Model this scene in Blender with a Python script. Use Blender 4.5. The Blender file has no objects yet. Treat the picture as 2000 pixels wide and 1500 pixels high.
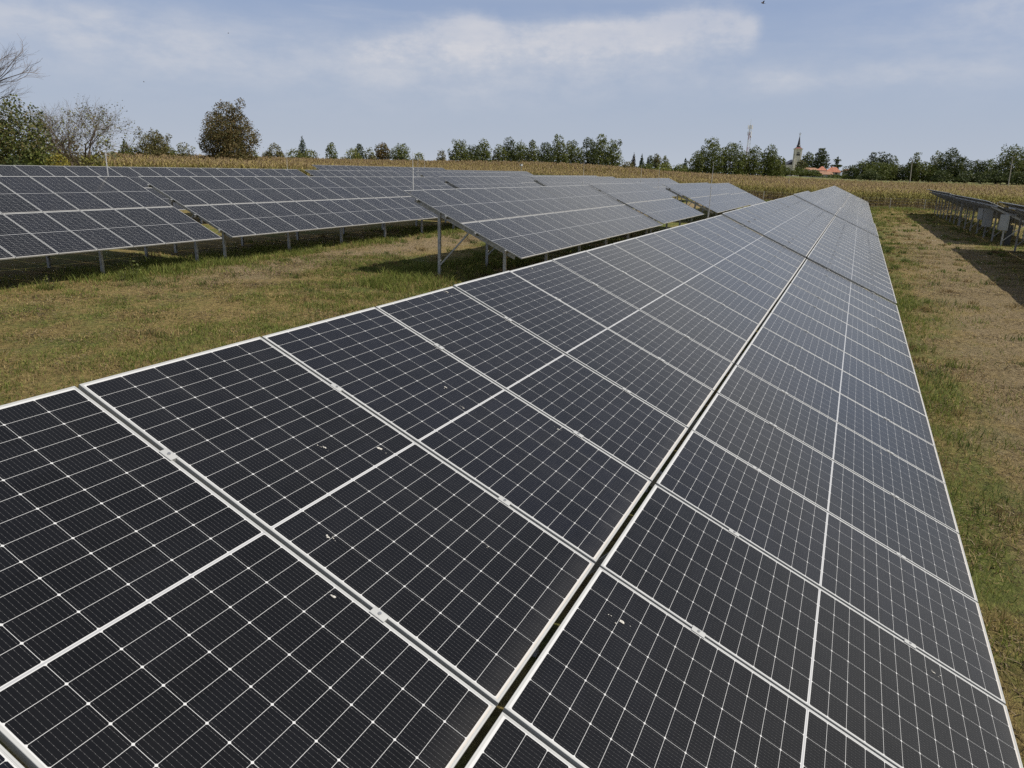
import bpy, math, random
import numpy as np
from mathutils import Matrix, Vector

S = bpy.context.scene
COL = S.collection
R = math.radians
rng = np.random.default_rng(11)
random.seed(5)

# ------------------------------------------------------------------ camera
FPX = 1455.02                                   # focal length in pixels of a 2000 px wide picture
CAM = np.array([-2.10689, -3.04896, 3.69429])
RW = np.array([[0.41228884, -0.91069930, 0.02539094],
               [-0.24329537, -0.13691607, -0.96024026],
               [0.87796656, 0.38971885, -0.27801788]])
cam = bpy.data.cameras.new('camera')
cam_o = bpy.data.objects.new('camera', cam)
COL.objects.link(cam_o)
cam.sensor_width = 36.0
cam.lens = FPX * 36.0 / 2000.0
cam.clip_start = 0.05
cam.clip_end = 20000
mw = Matrix.Identity(4)
for i in range(3):
    mw[i][0] = RW[0][i]; mw[i][1] = -RW[1][i]; mw[i][2] = -RW[2][i]; mw[i][3] = CAM[i]
cam_o.matrix_world = mw
S.camera = cam_o
S.render.resolution_x, S.render.resolution_y = 1024, 768

# ------------------------------------------------------------------ sun, exposure
SUN_EL, SUN_AZ = R(53), R(-79)                  # direction towards the sun, angle from +X
sun = bpy.data.lights.new('sun', 'SUN')
sun.energy = 4.9
sun.angle = R(0.5)
sun.color = (1.0, 0.93, 0.82)
sun_o = bpy.data.objects.new('sun', sun)
COL.objects.link(sun_o)
sv = Vector((math.cos(SUN_EL) * math.cos(SUN_AZ), math.cos(SUN_EL) * math.sin(SUN_AZ), math.sin(SUN_EL)))
sun_o.rotation_euler = sv.to_track_quat('Z', 'Y').to_euler()
sun_o.location = (0, -40, 60)
S.view_settings.view_transform = 'Standard'
S.view_settings.look = 'None'
S.view_settings.gamma = 1.0
S.view_settings.exposure = 0.12
S.view_settings.use_curve_mapping = False
S.render.engine = 'CYCLES'
S.cycles.use_denoising = False
S.cycles.max_bounces = 6
S.cycles.transparent_max_bounces = 8
S.cycles.sample_clamp_indirect = 4.0

# ------------------------------------------------------------------ node helpers
class NT:
    def __init__(self, tree):
        self.t = tree; self.n = tree.nodes; self.l = tree.links
    def set(self, sock, v):
        if isinstance(v, bpy.types.NodeSocket): self.l.new(v, sock)
        elif v is not None:
            try: sock.default_value = v
            except Exception: sock.default_value = (v, v, v)
    def m(self, op, a, b=None, c=None, clamp=False):
        nd = self.n.new('ShaderNodeMath'); nd.operation = op; nd.use_clamp = clamp
        self.set(nd.inputs[0], a); self.set(nd.inputs[1], b)
        if c is not None: self.set(nd.inputs[2], c)
        return nd.outputs[0]
    def noise(self, vec, scale, detail=4, rough=0.55):
        nd = self.n.new('ShaderNodeTexNoise')
        if vec is not None: self.l.new(vec, nd.inputs['Vector'])
        nd.inputs['Scale'].default_value = scale; nd.inputs['Detail'].default_value = detail
        nd.inputs['Roughness'].default_value = rough
        return nd.outputs[0]
    def ramp(self, x, lo, hi, a=0.0, b=1.0):
        nd = self.n.new('ShaderNodeMapRange'); nd.interpolation_type = 'SMOOTHSTEP'
        self.set(nd.inputs['Value'], x); nd.inputs['From Min'].default_value = lo; nd.inputs['From Max'].default_value = hi
        nd.inputs['To Min'].default_value = a; nd.inputs['To Max'].default_value = b
        return nd.outputs[0]
    def mix(self, f, a, b, mode='MIX'):
        nd = self.n.new('ShaderNodeMix'); nd.data_type = 'RGBA'; nd.blend_type = mode
        self.set(nd.inputs[0], f)
        for s, v in ((nd.inputs[6], a), (nd.inputs[7], b)):
            if isinstance(v, bpy.types.NodeSocket): self.l.new(v, s)
            else: s.default_value = (*v, 1.0) if len(v) == 3 else v
        return nd.outputs[2]
    def coord(self, which='Object'):
        return self.n.new('ShaderNodeTexCoord').outputs[which]
    def sep(self, v):
        nd = self.n.new('ShaderNodeSeparateXYZ'); self.l.new(v, nd.inputs[0]); return nd.outputs
    def comb(self, x, y, z):
        nd = self.n.new('ShaderNodeCombineXYZ')
        for s, v in zip(nd.inputs, (x, y, z)): self.set(s, v)
        return nd.outputs[0]
    def bump(self, h, strength, dist):
        nd = self.n.new('ShaderNodeBump'); self.l.new(h, nd.inputs['Height'])
        nd.inputs['Strength'].default_value = strength; nd.inputs['Distance'].default_value = dist
        return nd.outputs[0]

def new_mat(name):
    m = bpy.data.materials.new(name); m.use_nodes = True
    nt = NT(m.node_tree)
    return m, nt, nt.n['Principled BSDF']

def simple(name, col, rough=0.6, metal=0.0, var=0.25, scale=6.0, spec=0.4, bump=0.0):
    m, nt, p = new_mat(name)
    f = nt.noise(nt.coord('Object'), scale, 4)
    c = nt.mix(nt.ramp(f, 0.3, 0.7), [max(0, x * (1 - var)) for x in col], [min(1, x * (1 + var * .6)) for x in col])
    nt.l.new(c, p.inputs['Base Color'])
    p.inputs['Roughness'].default_value = rough; p.inputs['Metallic'].default_value = metal
    p.inputs['Specular IOR Level'].default_value = spec
    if bump: nt.l.new(nt.bump(f, bump, 0.05), p.inputs['Normal'])
    return m

# ------------------------------------------------------------------ world: Nishita sky with thin cloud
W = bpy.data.worlds.new('World'); S.world = W; W.use_nodes = True
def px_dir(px, py):
    d = RW.T @ np.array([(px - 1000) / FPX, (py - 750) / FPX, 1.0])
    return d / np.linalg.norm(d)
def az_el(px, py):
    d = px_dir(px, py); return math.atan2(d[1], d[0]), math.asin(d[2])
wt = NT(W.node_tree)
bg = wt.n['Background']
sky = wt.n.new('ShaderNodeTexSky'); sky.sky_type = 'NISHITA'; sky.sun_disc = False
sky.sun_elevation = SUN_EL; sky.sun_rotation = math.pi / 2 - SUN_AZ
sky.altitude = 100; sky.air_density = 1.0; sky.dust_density = 1.6; sky.ozone_density = 1.5
vx, vy, vz = wt.sep(wt.coord('Generated'))
AZ = wt.m('ARCTAN2', vy, vx); EL = wt.m('ARCSINE', vz)
def blob(px, py, rx, ry_up, ry_dn):
    a, e = az_el(px, py)
    dx = wt.m('DIVIDE', wt.m('SUBTRACT', AZ, a), rx / FPX)
    de = wt.m('SUBTRACT', EL, e)
    up = wt.m('DIVIDE', wt.m('MAXIMUM', de, 0.0), ry_up / FPX)
    dn = wt.m('DIVIDE', wt.m('MINIMUM', de, 0.0), ry_dn / FPX)
    r2 = wt.m('ADD', wt.m('POWER', dx, 2.0), wt.m('ADD', wt.m('POWER', up, 2.0), wt.m('POWER', dn, 2.0)))
    return wt.m('POWER', 2.71828, wt.m('MULTIPLY', r2, -1.0))
def total(lst):
    s = lst[0]
    for b in lst[1:]: s = wt.m('ADD', s, b)
    return s
nv = wt.comb(wt.m('MULTIPLY', AZ, 9.0), wt.m('MULTIPLY', EL, 20.0), 0.0)
n_big = wt.noise(nv, 1.6, 8, 0.6)
n_fine = wt.noise(wt.comb(wt.m('MULTIPLY', AZ, 15.0), wt.m('MULTIPLY', EL, 24.0), 2.0), 3.0, 9, 0.62)
core = total([blob(x_, y_, rx_, ru_, rd_) for x_, y_, rx_, ru_, rd_ in ((690, 92, 60, 20, 60), (780, 72, 60, 22, 85), (860, 50, 52, 24, 95), (915, 44, 40, 26, 100), (965, 56, 44, 22, 105),
              (1040, 66, 60, 20, 100), (1120, 56, 60, 20, 95), (1185, 50, 56, 20, 90), (1255, 58, 50, 20, 70), (1310, 38, 44, 22, 75), (1370, 28, 52, 22, 80), (1430, 34, 42, 20, 70), (1468, 50, 22, 16, 40), (2000, 0, 110, 40, 60))])
core = wt.m('MULTIPLY', core, 0.72)
core = wt.m('ADD', core, wt.m('MULTIPLY', wt.m('SUBTRACT', n_fine, 0.5), 0.9))
core = wt.ramp(core, 0.16, 1.25)
veil = total([blob(90, 30, 130, 40, 40), blob(250, 65, 230, 55, 70), blob(780, 150, 260, 60, 60), blob(1150, 120, 330, 70, 70),
              blob(1930, 60, 200, 90, 90), blob(1480, 158, 110, 14, 24), blob(1700, 145, 260, 20, 20), blob(330, 100, 300, 60, 60)])
veil = wt.m('MULTIPLY', veil, wt.ramp(n_big, 0.25, 0.8, .25, 1.0))
streak = wt.ramp(wt.noise(wt.comb(wt.m('MULTIPLY', AZ, 4.0), wt.m('MULTIPLY', EL, 34.0), 3.0), 1.3, 7, 0.6), 0.48, 0.75)
upper = wt.ramp(EL, 0.05, 0.2)
# unseen pale cloud band above the frame, added to whiten the panel reflections
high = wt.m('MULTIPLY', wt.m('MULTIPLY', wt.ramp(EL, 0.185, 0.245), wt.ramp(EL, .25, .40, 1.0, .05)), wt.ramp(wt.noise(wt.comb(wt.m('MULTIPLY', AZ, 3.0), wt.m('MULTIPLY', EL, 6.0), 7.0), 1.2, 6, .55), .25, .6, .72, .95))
cl = wt.m('ADD', wt.m('MULTIPLY', core, 0.50), wt.m('ADD', wt.m('MULTIPLY', veil, 0.42), wt.m('MULTIPLY', wt.m('MULTIPLY', streak, upper), 0.15)), clamp=True)
SKY_GAIN = (0.66, 0.72, 0.92)
sky_c = wt.mix(1.0, sky.outputs[0], SKY_GAIN, 'MULTIPLY')
hz = wt.m('POWER', 2.71828, wt.m('MULTIPLY', wt.m('MAXIMUM', EL, 0.0), -3.2))
hz2 = wt.m('POWER', 2.71828, wt.m('MULTIPLY', wt.m('MAXIMUM', EL, 0.0), -11.0))
sky_c = wt.mix(wt.m('MULTIPLY', hz, 0.9), sky_c, (3.2, 4.0, 5.65))
sky_c = wt.mix(wt.m('MULTIPLY', hz2, 0.95), sky_c, (4.6, 5.0, 5.6))
sky_c = wt.mix(wt.ramp(EL, .22, .42, 0.0, .8), sky_c, (2.5, 2.8, 3.45))
sky_c = wt.mix(cl, sky_c, wt.mix(wt.ramp(core, .5, 1.0), (5.5, 5.68, 6.2), (6.3, 6.25, 6.5)))
side = wt.m('MULTIPLY', wt.ramp(AZ, -.20, -.55), wt.m('MULTIPLY', wt.ramp(AZ, -2.6, -2.2), wt.ramp(EL, .30, .70, .85, .15)))  # unseen whitened sky right of the frame, added to grey the panel reflections
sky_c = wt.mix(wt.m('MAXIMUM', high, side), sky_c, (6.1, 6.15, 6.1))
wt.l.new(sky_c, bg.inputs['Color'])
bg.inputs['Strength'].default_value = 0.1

# ------------------------------------------------------------------ object helpers
def tag(o, label=None, cat=None, group=None, kind=None):
    if label: o['label'] = label
    if cat: o['category'] = cat
    if group: o['group'] = group
    if kind: o['kind'] = kind
    return o
def empty(name, loc, rz=0.0):
    o = bpy.data.objects.new(name, None); COL.objects.link(o)
    o.location = loc; o.rotation_euler = (0, 0, rz); o.empty_display_size = 0.3
    return o
def link(name, me, parent=None, loc=(0, 0, 0), rot=(0, 0, 0)):
    o = bpy.data.objects.new(name, me); COL.objects.link(o)
    o.parent = parent; o.location = loc; o.rotation_euler = rot
    return o

class MB:
    """collects shapes, then becomes one mesh"""
    def __init__(self): self.v = []; self.f = []; self.mi = []
    def add(self, vs, fs, mi=0):
        o = len(self.v); self.v += [tuple(map(float, p)) for p in vs]
        for f in fs: self.f.append([i + o for i in f]); self.mi.append(mi)
    def box(self, a, b, mi=0):
        x0, y0, z0 = a; x1, y1, z1 = b
        self.add([(x0, y0, z0), (x1, y0, z0), (x1, y1, z0), (x0, y1, z0), (x0, y0, z1), (x1, y0, z1), (x1, y1, z1), (x0, y1, z1)],
                 [(0, 3, 2, 1), (4, 5, 6, 7), (0, 1, 5, 4), (1, 2, 6, 5), (2, 3, 7, 6), (3, 0, 4, 7)], mi)
    def bar(self, p, q, w, h, side=(1, 0, 0), mi=0):
        p = np.array(p, float); q = np.array(q, float); d = q - p; d /= np.linalg.norm(d)
        s = np.array(side, float); s -= d * (s @ d); s /= np.linalg.norm(s); n = np.cross(d, s)
        c = [s * a * w / 2 + n * b * h / 2 for a, b in ((-1, -1), (1, -1), (1, 1), (-1, 1))]
        self.add([p + k for k in c] + [q + k for k in c], [(3, 2, 1, 0), (4, 5, 6, 7), (0, 1, 5, 4), (1, 2, 6, 5), (2, 3, 7, 6), (3, 0, 4, 7)], mi)
    def tube(self, p, q, r0, r1, n=8, mi=0, cap=True):
        p = np.array(p, float); q = np.array(q, float); d = q - p; L = np.linalg.norm(d)
        if L < 1e-9: return
        d /= L
        a = np.array([1, 0, 0]) if abs(d[0]) < .9 else np.array([0, 1, 0])
        s = np.cross(d, a); s /= np.linalg.norm(s); t = np.cross(d, s)
        vs = []
        for c, r in ((p, r0), (q, r1)):
            for k in range(n):
                an = 2 * math.pi * k / n; vs.append(c + (s * math.cos(an) + t * math.sin(an)) * r)
        fs = [(k, (k + 1) % n, n + (k + 1) % n, n + k) for k in range(n)]
        if cap: fs += [tuple(range(n - 1, -1, -1)), tuple(range(n, 2 * n))]
        self.add(vs, fs, mi)
    def cprofile(self, p, q, w, h, t, side, mi=0):
        """open C-section: a web and two flanges, seen as thin sheet metal"""
        p = np.array(p, float); q = np.array(q, float); d = (q - p) / np.linalg.norm(q - p)
        s = np.array(side, float); s -= d * (s @ d); s /= np.linalg.norm(s); n = np.cross(d, s)
        self.bar(p - s * (w / 2 - t / 2), q - s * (w / 2 - t / 2), t, h, s, mi)
        for k in (-1, 1):
            off = n * k * (h / 2 - t / 2) + s * t / 2
            self.bar(p + off, q + off, w - t, t, s, mi)
    def mesh(self, name, mats, smooth=False):
        me = bpy.data.meshes.new(name); me.from_pydata(self.v, [], self.f)
        for m in (mats if isinstance(mats, (list, tuple)) else [mats]): me.materials.append(m)
        if len(me.materials) > 1: me.polygons.foreach_set('material_index', self.mi)
        if smooth: me.polygons.foreach_set('use_smooth', [True] * len(self.f))
        me.update(); return me

def np_mesh(name, V, F, mat, colors=None, smooth=False):
    """V (n,3); F (m,k) with k = 3 or 4, or a list of such arrays"""
    me = bpy.data.meshes.new(name)
    Fs = F if isinstance(F, list) else [F]
    Fs = [f for f in Fs if len(f)]
    me.vertices.add(len(V)); me.vertices.foreach_set('co', np.ascontiguousarray(V, np.float32).ravel())
    nl = sum(f.size for f in Fs); npoly = sum(len(f) for f in Fs)
    me.loops.add(nl); me.polygons.add(npoly)
    me.loops.foreach_set('vertex_index', np.concatenate([f.ravel() for f in Fs]).astype(np.int32))
    tot = np.concatenate([np.full(len(f), f.shape[1]) for f in Fs]).astype(np.int32)
    me.polygons.foreach_set('loop_start', np.r_[0, np.cumsum(tot)[:-1]].astype(np.int32))
    if colors is not None:
        ca = me.color_attributes.new('tint', 'FLOAT_COLOR', 'POINT')
        c4 = np.ones((len(V), 4), np.float32); c4[:, :3] = colors
        ca.data.foreach_set('color', c4.ravel())
    me.materials.append(mat)
    if smooth: me.polygons.foreach_set('use_smooth', np.ones(npoly, bool))
    me.update(calc_edges=True); me.validate()
    return me

# ------------------------------------------------------------------ terrain
def sstep(x, a, b):
    t = np.clip((np.asarray(x, float) - a) / (b - a), 0, 1); return t * t * (3 - 2 * t)
def place(px, D, py=None):
    """world x, y at horizontal distance D along the bearing of picture column px (taken at the horizon)"""
    d = px_dir(px, 302 + .0265 * px if py is None else py); h = math.hypot(d[0], d[1])
    return CAM[0] + d[0] / h * D, CAM[1] + d[1] / h * D
def top_z(px, py, D):
    d = px_dir(px, py); return CAM[2] + d[2] / math.hypot(d[0], d[1]) * D
HX, HY = place(1075, 190)
HX2, HY2 = place(960, 215)
def zg(x, y):
    x = np.asarray(x, float); y = np.asarray(y, float)
    yy = np.clip(y, -3, 120)
    z = .024 * (yy + 2.5) - .10
    z = z - .20 * sstep(x, 45, 105) * (1 - sstep(y, 45, 90))
    D = np.hypot(x - CAM[0], y - CAM[1])
    z = z - .62 * sstep(y, 48, 85)
    z = z + 2.9 * sstep(D, 205, 420) * (1 - .8 * sstep(y, 20, 130))
    z = z + 1.55 * np.exp(-((x - HX) ** 2 + (y - HY) ** 2) / (2 * 24 ** 2))
    z = z + .35 * np.exp(-((x - HX2) ** 2 + (y - HY2) ** 2) / (2 * 26 ** 2))
    z = z + .03 * np.sin(x * .9 + .4 * y) * np.sin(y * .8 - .3 * x) + .02 * np.sin(x * 2.3 + 1) * np.cos(y * 1.9)
    return z
def g(x, y): return float(zg(x, y))

def ground_mat():
    m, nt, p = new_mat('ground_grass_and_soil')
    co = nt.coord('Object'); x, y, z = nt.sep(co)
    n1 = nt.noise(co, .22, 5, .6); n2 = nt.noise(co, .9, 6, .65); n3 = nt.noise(co, 9, 6, .7); n4 = nt.noise(co, 40, 4, .7)
    n5 = nt.noise(nt.comb(nt.m('MULTIPLY', x, .35), y, 4.0), .8, 5, .6)      # stretched along the rows: wheel tracks
    straw = nt.mix(nt.ramp(n3, .3, .7), (.120, .090, .035), (.320, .245, .098))
    green = nt.mix(nt.ramp(n3, .3, .72), (.065, .082, .020), (.165, .185, .048))
    soil = nt.mix(nt.ramp(nt.m('ADD', nt.m('MULTIPLY', n4, .5), nt.m('MULTIPLY', n3, .5)), .35, .66), (.115, .084, .045), (.34, .265, .16))
    # bare track left of the first aisle, and the worn middle of the right aisle
    def band(v, c, w): return nt.ramp(nt.m('ABSOLUTE', nt.m('SUBTRACT', v, c)), w, w * .3)
    wob = nt.m('ADD', y, nt.m('MULTIPLY', nt.m('SUBTRACT', n5, .5), 4.0))
    track_l = nt.m('MULTIPLY', band(wob, 14.6, 2.6), nt.ramp(x, 10.5, 16.5))
    track_r = nt.m('MULTIPLY', band(wob, -7.7, 3.2), nt.m('SUBTRACT', 1.0, nt.ramp(x, 60, 85)))
    bare = nt.m('MAXIMUM', track_l, nt.m('MULTIPLY', track_r, .9))
    bare = nt.m('MULTIPLY', bare, nt.ramp(n2, .26, .52))
    gz = nt.m('ADD', nt.m('ADD', nt.m('MULTIPLY', band(wob, -4.6, .8), 1.0), band(wob, 17.3, 1.2)), nt.m('MULTIPLY', band(wob, 9.6, 1.6), nt.ramp(x, 13, 18)))
    gf = nt.m('ADD', nt.m('MULTIPLY', n1, .50), nt.m('ADD', nt.m('MULTIPLY', n2, .60), nt.m('MULTIPLY', gz, .09)))
    c = nt.mix(nt.ramp(gf, .50, .68), straw, green)
    c = nt.mix(nt.ramp(nt.noise(co, 2.6, 5, .7), .60, .76, 0, .6), c, soil)
    c = nt.mix(nt.ramp(nt.noise(co, 5.5, 6, .75), .60, .74, 0, .75), c, (.060, .046, .024))
    c = nt.mix(bare, c, soil)
    # beyond the site: cropped field and meadow
    D = nt.m('POWER', nt.m('ADD', nt.m('POWER', nt.m('ADD', x, 2.1), 2.0), nt.m('POWER', nt.m('ADD', y, 3.0), 2.0)), .5)
    field = nt.mix(nt.ramp(n2, .3, .7), (.075, .055, .025), (.13, .10, .045))
    meadow = nt.mix(nt.ramp(n1, .3, .7), (.10, .115, .04), (.17, .165, .07))
    inside = nt.m('MAXIMUM', nt.ramp(x, 113.5, 114.5), nt.m('MULTIPLY', nt.ramp(y, 48, 49), nt.ramp(x, 28, 34)))
    c = nt.mix(inside, c, field)
    c = nt.mix(nt.ramp(D, 268, 276), c, meadow)
    nt.l.new(c, p.inputs['Base Color'])
    p.inputs['Roughness'].default_value = .95; p.inputs['Specular IOR Level'].default_value = .15
    h = nt.m('ADD', nt.m('MULTIPLY', n3, .7), nt.m('MULTIPLY', n4, .35))
    nt.l.new(nt.bump(h, 1.0, .16), p.inputs['Normal'])
    return m
def axis(a, b, fine, lo, hi, coarse):
    mid = np.arange(lo, hi, fine)
    left = lo - np.cumsum(np.geomspace(fine, coarse, 44)); left = left[left > a]
    right = hi + np.cumsum(np.geomspace(fine, coarse, 44)); right = right[right < b]
    return np.r_[a, left[::-1], mid, right, b]
gx = axis(-4000, 9000, 1.0, -20, 260, 600); gy = axis(-6000, 6000, 1.0, -50, 130, 500)
GX, GY = np.meshgrid(gx, gy); GZ = zg(GX, GY)
nx, ny = len(gx), len(gy)
idx = np.arange(nx * ny).reshape(ny, nx)
GF = np.stack([idx[:-1, :-1], idx[:-1, 1:], idx[1:, 1:], idx[1:, :-1]], -1).reshape(-1, 4)
ground = link('ground', np_mesh('ground', np.stack([GX, GY, GZ], -1).reshape(-1, 3), GF, ground_mat(), smooth=True))
tag(ground, kind='structure')

# ------------------------------------------------------------------ solar table kit
PW, PL, GAPX, GAPM = 1.134, 2.2863, .020, .028
PITCH = PW + GAPX
TILT = R(24.0); CT, ST = math.cos(TILT), math.sin(TILT)
SL = 2 * PL + GAPM                              # slope length
CLEAR = .80                                     # lower edge above the ground

def glass_mat():
    m, nt, p = new_mat('solar_cells_under_glass')
    co = nt.coord('Object'); x, y, z = nt.sep(co)
    cx = nt.m('SUBTRACT', x, .016); fx = nt.m('FLOORED_MODULO', cx, .184)
    dx = nt.m('MINIMUM', fx, nt.m('SUBTRACT', .18255, fx))
    t = nt.m('SUBTRACT', nt.m('ABSOLUTE', nt.m('SUBTRACT', y, PL / 2)), .0068)
    ft = nt.m('FLOORED_MODULO', t, .093); dy = nt.m('MINIMUM', ft, nt.m('SUBTRACT', .0915, ft))
    inx = nt.m('MULTIPLY', nt.m('GREATER_THAN', cx, 0.0), nt.m('LESS_THAN', cx, 1.102))
    iny = nt.m('MULTIPLY', nt.m('GREATER_THAN', t, 0.0), nt.m('LESS_THAN', t, 1.1146))
    cell = nt.m('MULTIPLY', nt.m('GREATER_THAN', dx, 0.0), nt.m('GREATER_THAN', dy, 0.0))
    cell = nt.m('MULTIPLY', cell, nt.m('GREATER_THAN', nt.m('ADD', dx, dy), .0050))
    cell = nt.m('MULTIPLY', cell, nt.m('MULTIPLY', inx, iny))
    bx = nt.m('ABSOLUTE', nt.m('SUBTRACT', nt.m('FLOORED_MODULO', fx, .0182), .0091))
    bus = nt.m('LESS_THAN', bx, .00028)
    by = nt.m('ABSOLUTE', nt.m('SUBTRACT', nt.m('FLOORED_MODULO', ft, .0182), .0091))
    pad = nt.m('MULTIPLY', nt.m('LESS_THAN', bx, .00075), nt.m('LESS_THAN', by, .0009))
    inf = nt.n.new('ShaderNodeObjectInfo')
    var = nt.m('ADD', .8, nt.m('MULTIPLY', inf.outputs['Random'], .45))
    n = nt.noise(co, 2.2, 4)
    cellc = nt.mix(nt.m('MULTIPLY', n, var), (.0025, .0028, .0040), (.0060, .0064, .0085))
    wn = nt.n.new('ShaderNodeTexWhiteNoise')
    nt.l.new(nt.comb(nt.m('FLOOR', nt.m('DIVIDE', cx, .184)), nt.m('FLOOR', nt.m('DIVIDE', y, .186)), nt.m('MULTIPLY', inf.outputs['Random'], 50.0)), wn.inputs['Vector'])
    cellc = nt.mix(nt.m('MULTIPLY', nt.m('POWER', inf.outputs['Random'], 2.0), .8), cellc, (.0035, .0045, .0105))
    cellc = nt.mix(nt.m('MULTIPLY', wn.outputs['Value'], .5), cellc, (.0012, .0013, .0018))
    cellc = nt.mix(nt.m('MULTIPLY', bus, .46), cellc, (.16, .16, .165))
    cellc = nt.mix(nt.m('MULTIPLY', pad, .32), cellc, (.36, .36, .37))
    # cross ribbon in the middle of the panel
    rib = nt.m('LESS_THAN', nt.m('ABSOLUTE', nt.m('SUBTRACT', y, PL / 2)), .0035)
    white = nt.mix(rib, (.50, .51, .52), (.33, .34, .36))
    c = nt.mix(cell, white, cellc)
    # dust: a thin film with streaks, thicker along the lower edge
    tex = nt.noise(nt.comb(nt.m('MULTIPLY', x, 9.0), nt.m('MULTIPLY', y, 2.0), nt.m('MULTIPLY', inf.outputs['Random'], 30.0)), 1.0, 6, .6)
    edge = nt.ramp(y, .16, .0)
    film = nt.m('MULTIPLY', nt.ramp(nt.noise(nt.comb(x, y, nt.m('MULTIPLY', inf.outputs['Random'], 60.0)), 1.6, 5, .6), .35, .7, .4, 1.0), nt.m('ADD', .5, inf.outputs['Random']))
    dust = nt.m('ADD', nt.m('MULTIPLY', nt.m('MULTIPLY', nt.ramp(tex, .35, .8, .15, 1.0), film), .017), nt.m('MULTIPLY', edge, nt.m('ADD', .008, nt.m('MULTIPLY', tex, .05))), clamp=True)
    line = nt.m('MULTIPLY', nt.ramp(y, .024, .013), .45)
    dust = nt.m('MAXIMUM', dust, line)
    c = nt.mix(dust, c, nt.mix(nt.ramp(y, .035, .02), (.33, .32, .31), (.36, .29, .21)))
    nt.l.new(c, p.inputs['Base Color'])
    nt.l.new(nt.m('ADD', .19, nt.m('MULTIPLY', dust, 1.2)), p.inputs['Roughness'])
    p.inputs['IOR'].default_value = 1.40
    p.inputs['Sheen Weight'].default_value = .55; p.inputs['Sheen Roughness'].default_value = .20; p.inputs['Sheen Tint'].default_value = (1.0, .92, .76, 1)
    p.inputs['Specular Tint'].default_value = (1.0, .94, .83, 1)
    return m
M_GLASS = glass_mat()
M_BACK = simple('panel_back_sheet', (.16, .17, .19), .5, 0, .1)
M_ALU = simple('anodised_aluminium', (.42, .43, .43), .42, .25, .08, 3.0)
M_STEEL = simple('galvanised_steel', (.40, .41, .42), .48, .55, .3, 14.0)
M_BOLT = simple('stainless_bolt', (.55, .55, .55), .3, .9, .1)

def panel_mesh():
    b = MB(); a = .011
    x0, x1, y0, y1 = a - .002, PW - a + .002, a - .002, PL - a + .002
    zt, zb = -.0016, -.0066
    b.add([(x0, y0, zt), (x1, y0, zt), (x1, y1, zt), (x0, y1, zt)], [(0, 1, 2, 3)], 0)
    b.add([(x0, y0, zb), (x1, y0, zb), (x1, y1, zb), (x0, y1, zb)], [(3, 2, 1, 0)], 1)
    # junction boxes on the back
    for k in (-1, 0, 1): b.box((PW / 2 + k * .35 - .05, PL / 2 - .03, -.022), (PW / 2 + k * .35 + .05, PL / 2 + .03, zb - .0005), 1)
    return b.mesh('solar_panel', [M_GLASS, M_BACK])
def frame_mesh():
    b = MB(); w = .0112; h = -.035; c = .0012
    o = [(0, 0), (PW, 0), (PW, PL), (0, PL)]
    def ring(d, z): return [(d, d, z), (PW - d, d, z), (PW - d, PL - d, z), (d, PL - d, z)]
    rs = [ring(0, h), ring(0, -c), ring(c, 0), ring(w - .004, 0), ring(w - .0032, -.0008), ring(w, -.0008), ring(w, -.012), ring(w - .008, -.012), ring(w - .008, h + .002), ring(.028, h + .002), ring(.028, h)]
    vs = sum(rs, []); fs = []
    n = len(rs)
    for r in range(n):
        r2 = (r + 1) % n
        for k in range(4):
            k2 = (k + 1) % 4
            fs.append((r * 4 + k, r * 4 + k2, r2 * 4 + k2, r2 * 4 + k))
    b.add(vs, fs)
    return b.mesh('frame', M_ALU)
def clamp_mesh():
    b = MB()
    b.box((-.021, -.035, .0006), (.021, .035, .0046))
    b.box((-.008, -.035, -.030), (.008, .035, .0006))
    b.tube((0, 0, .0046), (0, 0, .0105), .0075, .0075, 6, 1)
    return b.mesh('clamp', [M_ALU, M_BOLT])
ME_PANEL, ME_FRAME, ME_CLAMP = panel_mesh(), frame_mesh(), clamp_mesh()

# profile positions measured down the slope from the top edge
PURL = [.125 * SL, .375 * SL, .625 * SL, .875 * SL]
PH, RH = .10, .12
def sp(s, n): return (0, -s * CT - n * ST, -s * ST + n * CT)     # s down the slope, n along the normal, from the top edge
ZTOP = CLEAR + SL * ST                          # top edge above the table's ground
def post_mesh(s, name):
    b = MB(); y = sp(s, 0)[1]; z1 = ZTOP + sp(s, -.035 - PH - .03)[2]
    b.cprofile((0, y, -.6), (0, y, z1), .06, .10, .006, (1, 0, 0))
    return b.mesh(name, M_STEEL)
S_BACK, S_FRONT = .27 * SL, .83 * SL
ME_POSTB, ME_POSTF = post_mesh(S_BACK, 'post_tall'), post_mesh(S_FRONT, 'post_short')
def rafter_mesh():
    b = MB(); n = -.035 - PH - RH / 2
    p = np.array(sp(.07 * SL, n)); q = np.array(sp(.93 * SL, n)); o = np.array((.035, 0, ZTOP))
    b.cprofile(p + o, q + o, .05, RH, .005, (1, 0, 0))
    return b.mesh('rafter', M_STEEL)
def brace_mesh():
    b = MB(); yb = sp(S_BACK, 0)[1]
    q = np.array(sp(.55 * SL, -.035 - PH - RH)) + np.array((-.045, 0, ZTOP))
    b.bar((-.045, yb - .03, .32), q, .035, .05)
    b.tube((-.07, yb - .02, .34), (.04, yb - .02, .34), .012, .012, 6)
    return b.mesh('brace', M_STEEL)
ME_RAFTER, ME_BRACE = rafter_mesh(), brace_mesh()
PURLIN_MESH = {}
def purlin_mesh(ncol):
    if ncol not in PURLIN_MESH:
        b = MB(); L = ncol * PITCH
        b.cprofile((-.06, 0, -.035 - PH / 2), (L + .04, 0, -.035 - PH / 2), .05, PH, .004, (0, 1, 0))
        PURLIN_MESH[ncol] = b.mesh('purlin', M_STEEL)
    return PURLIN_MESH[ncol]

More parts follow.
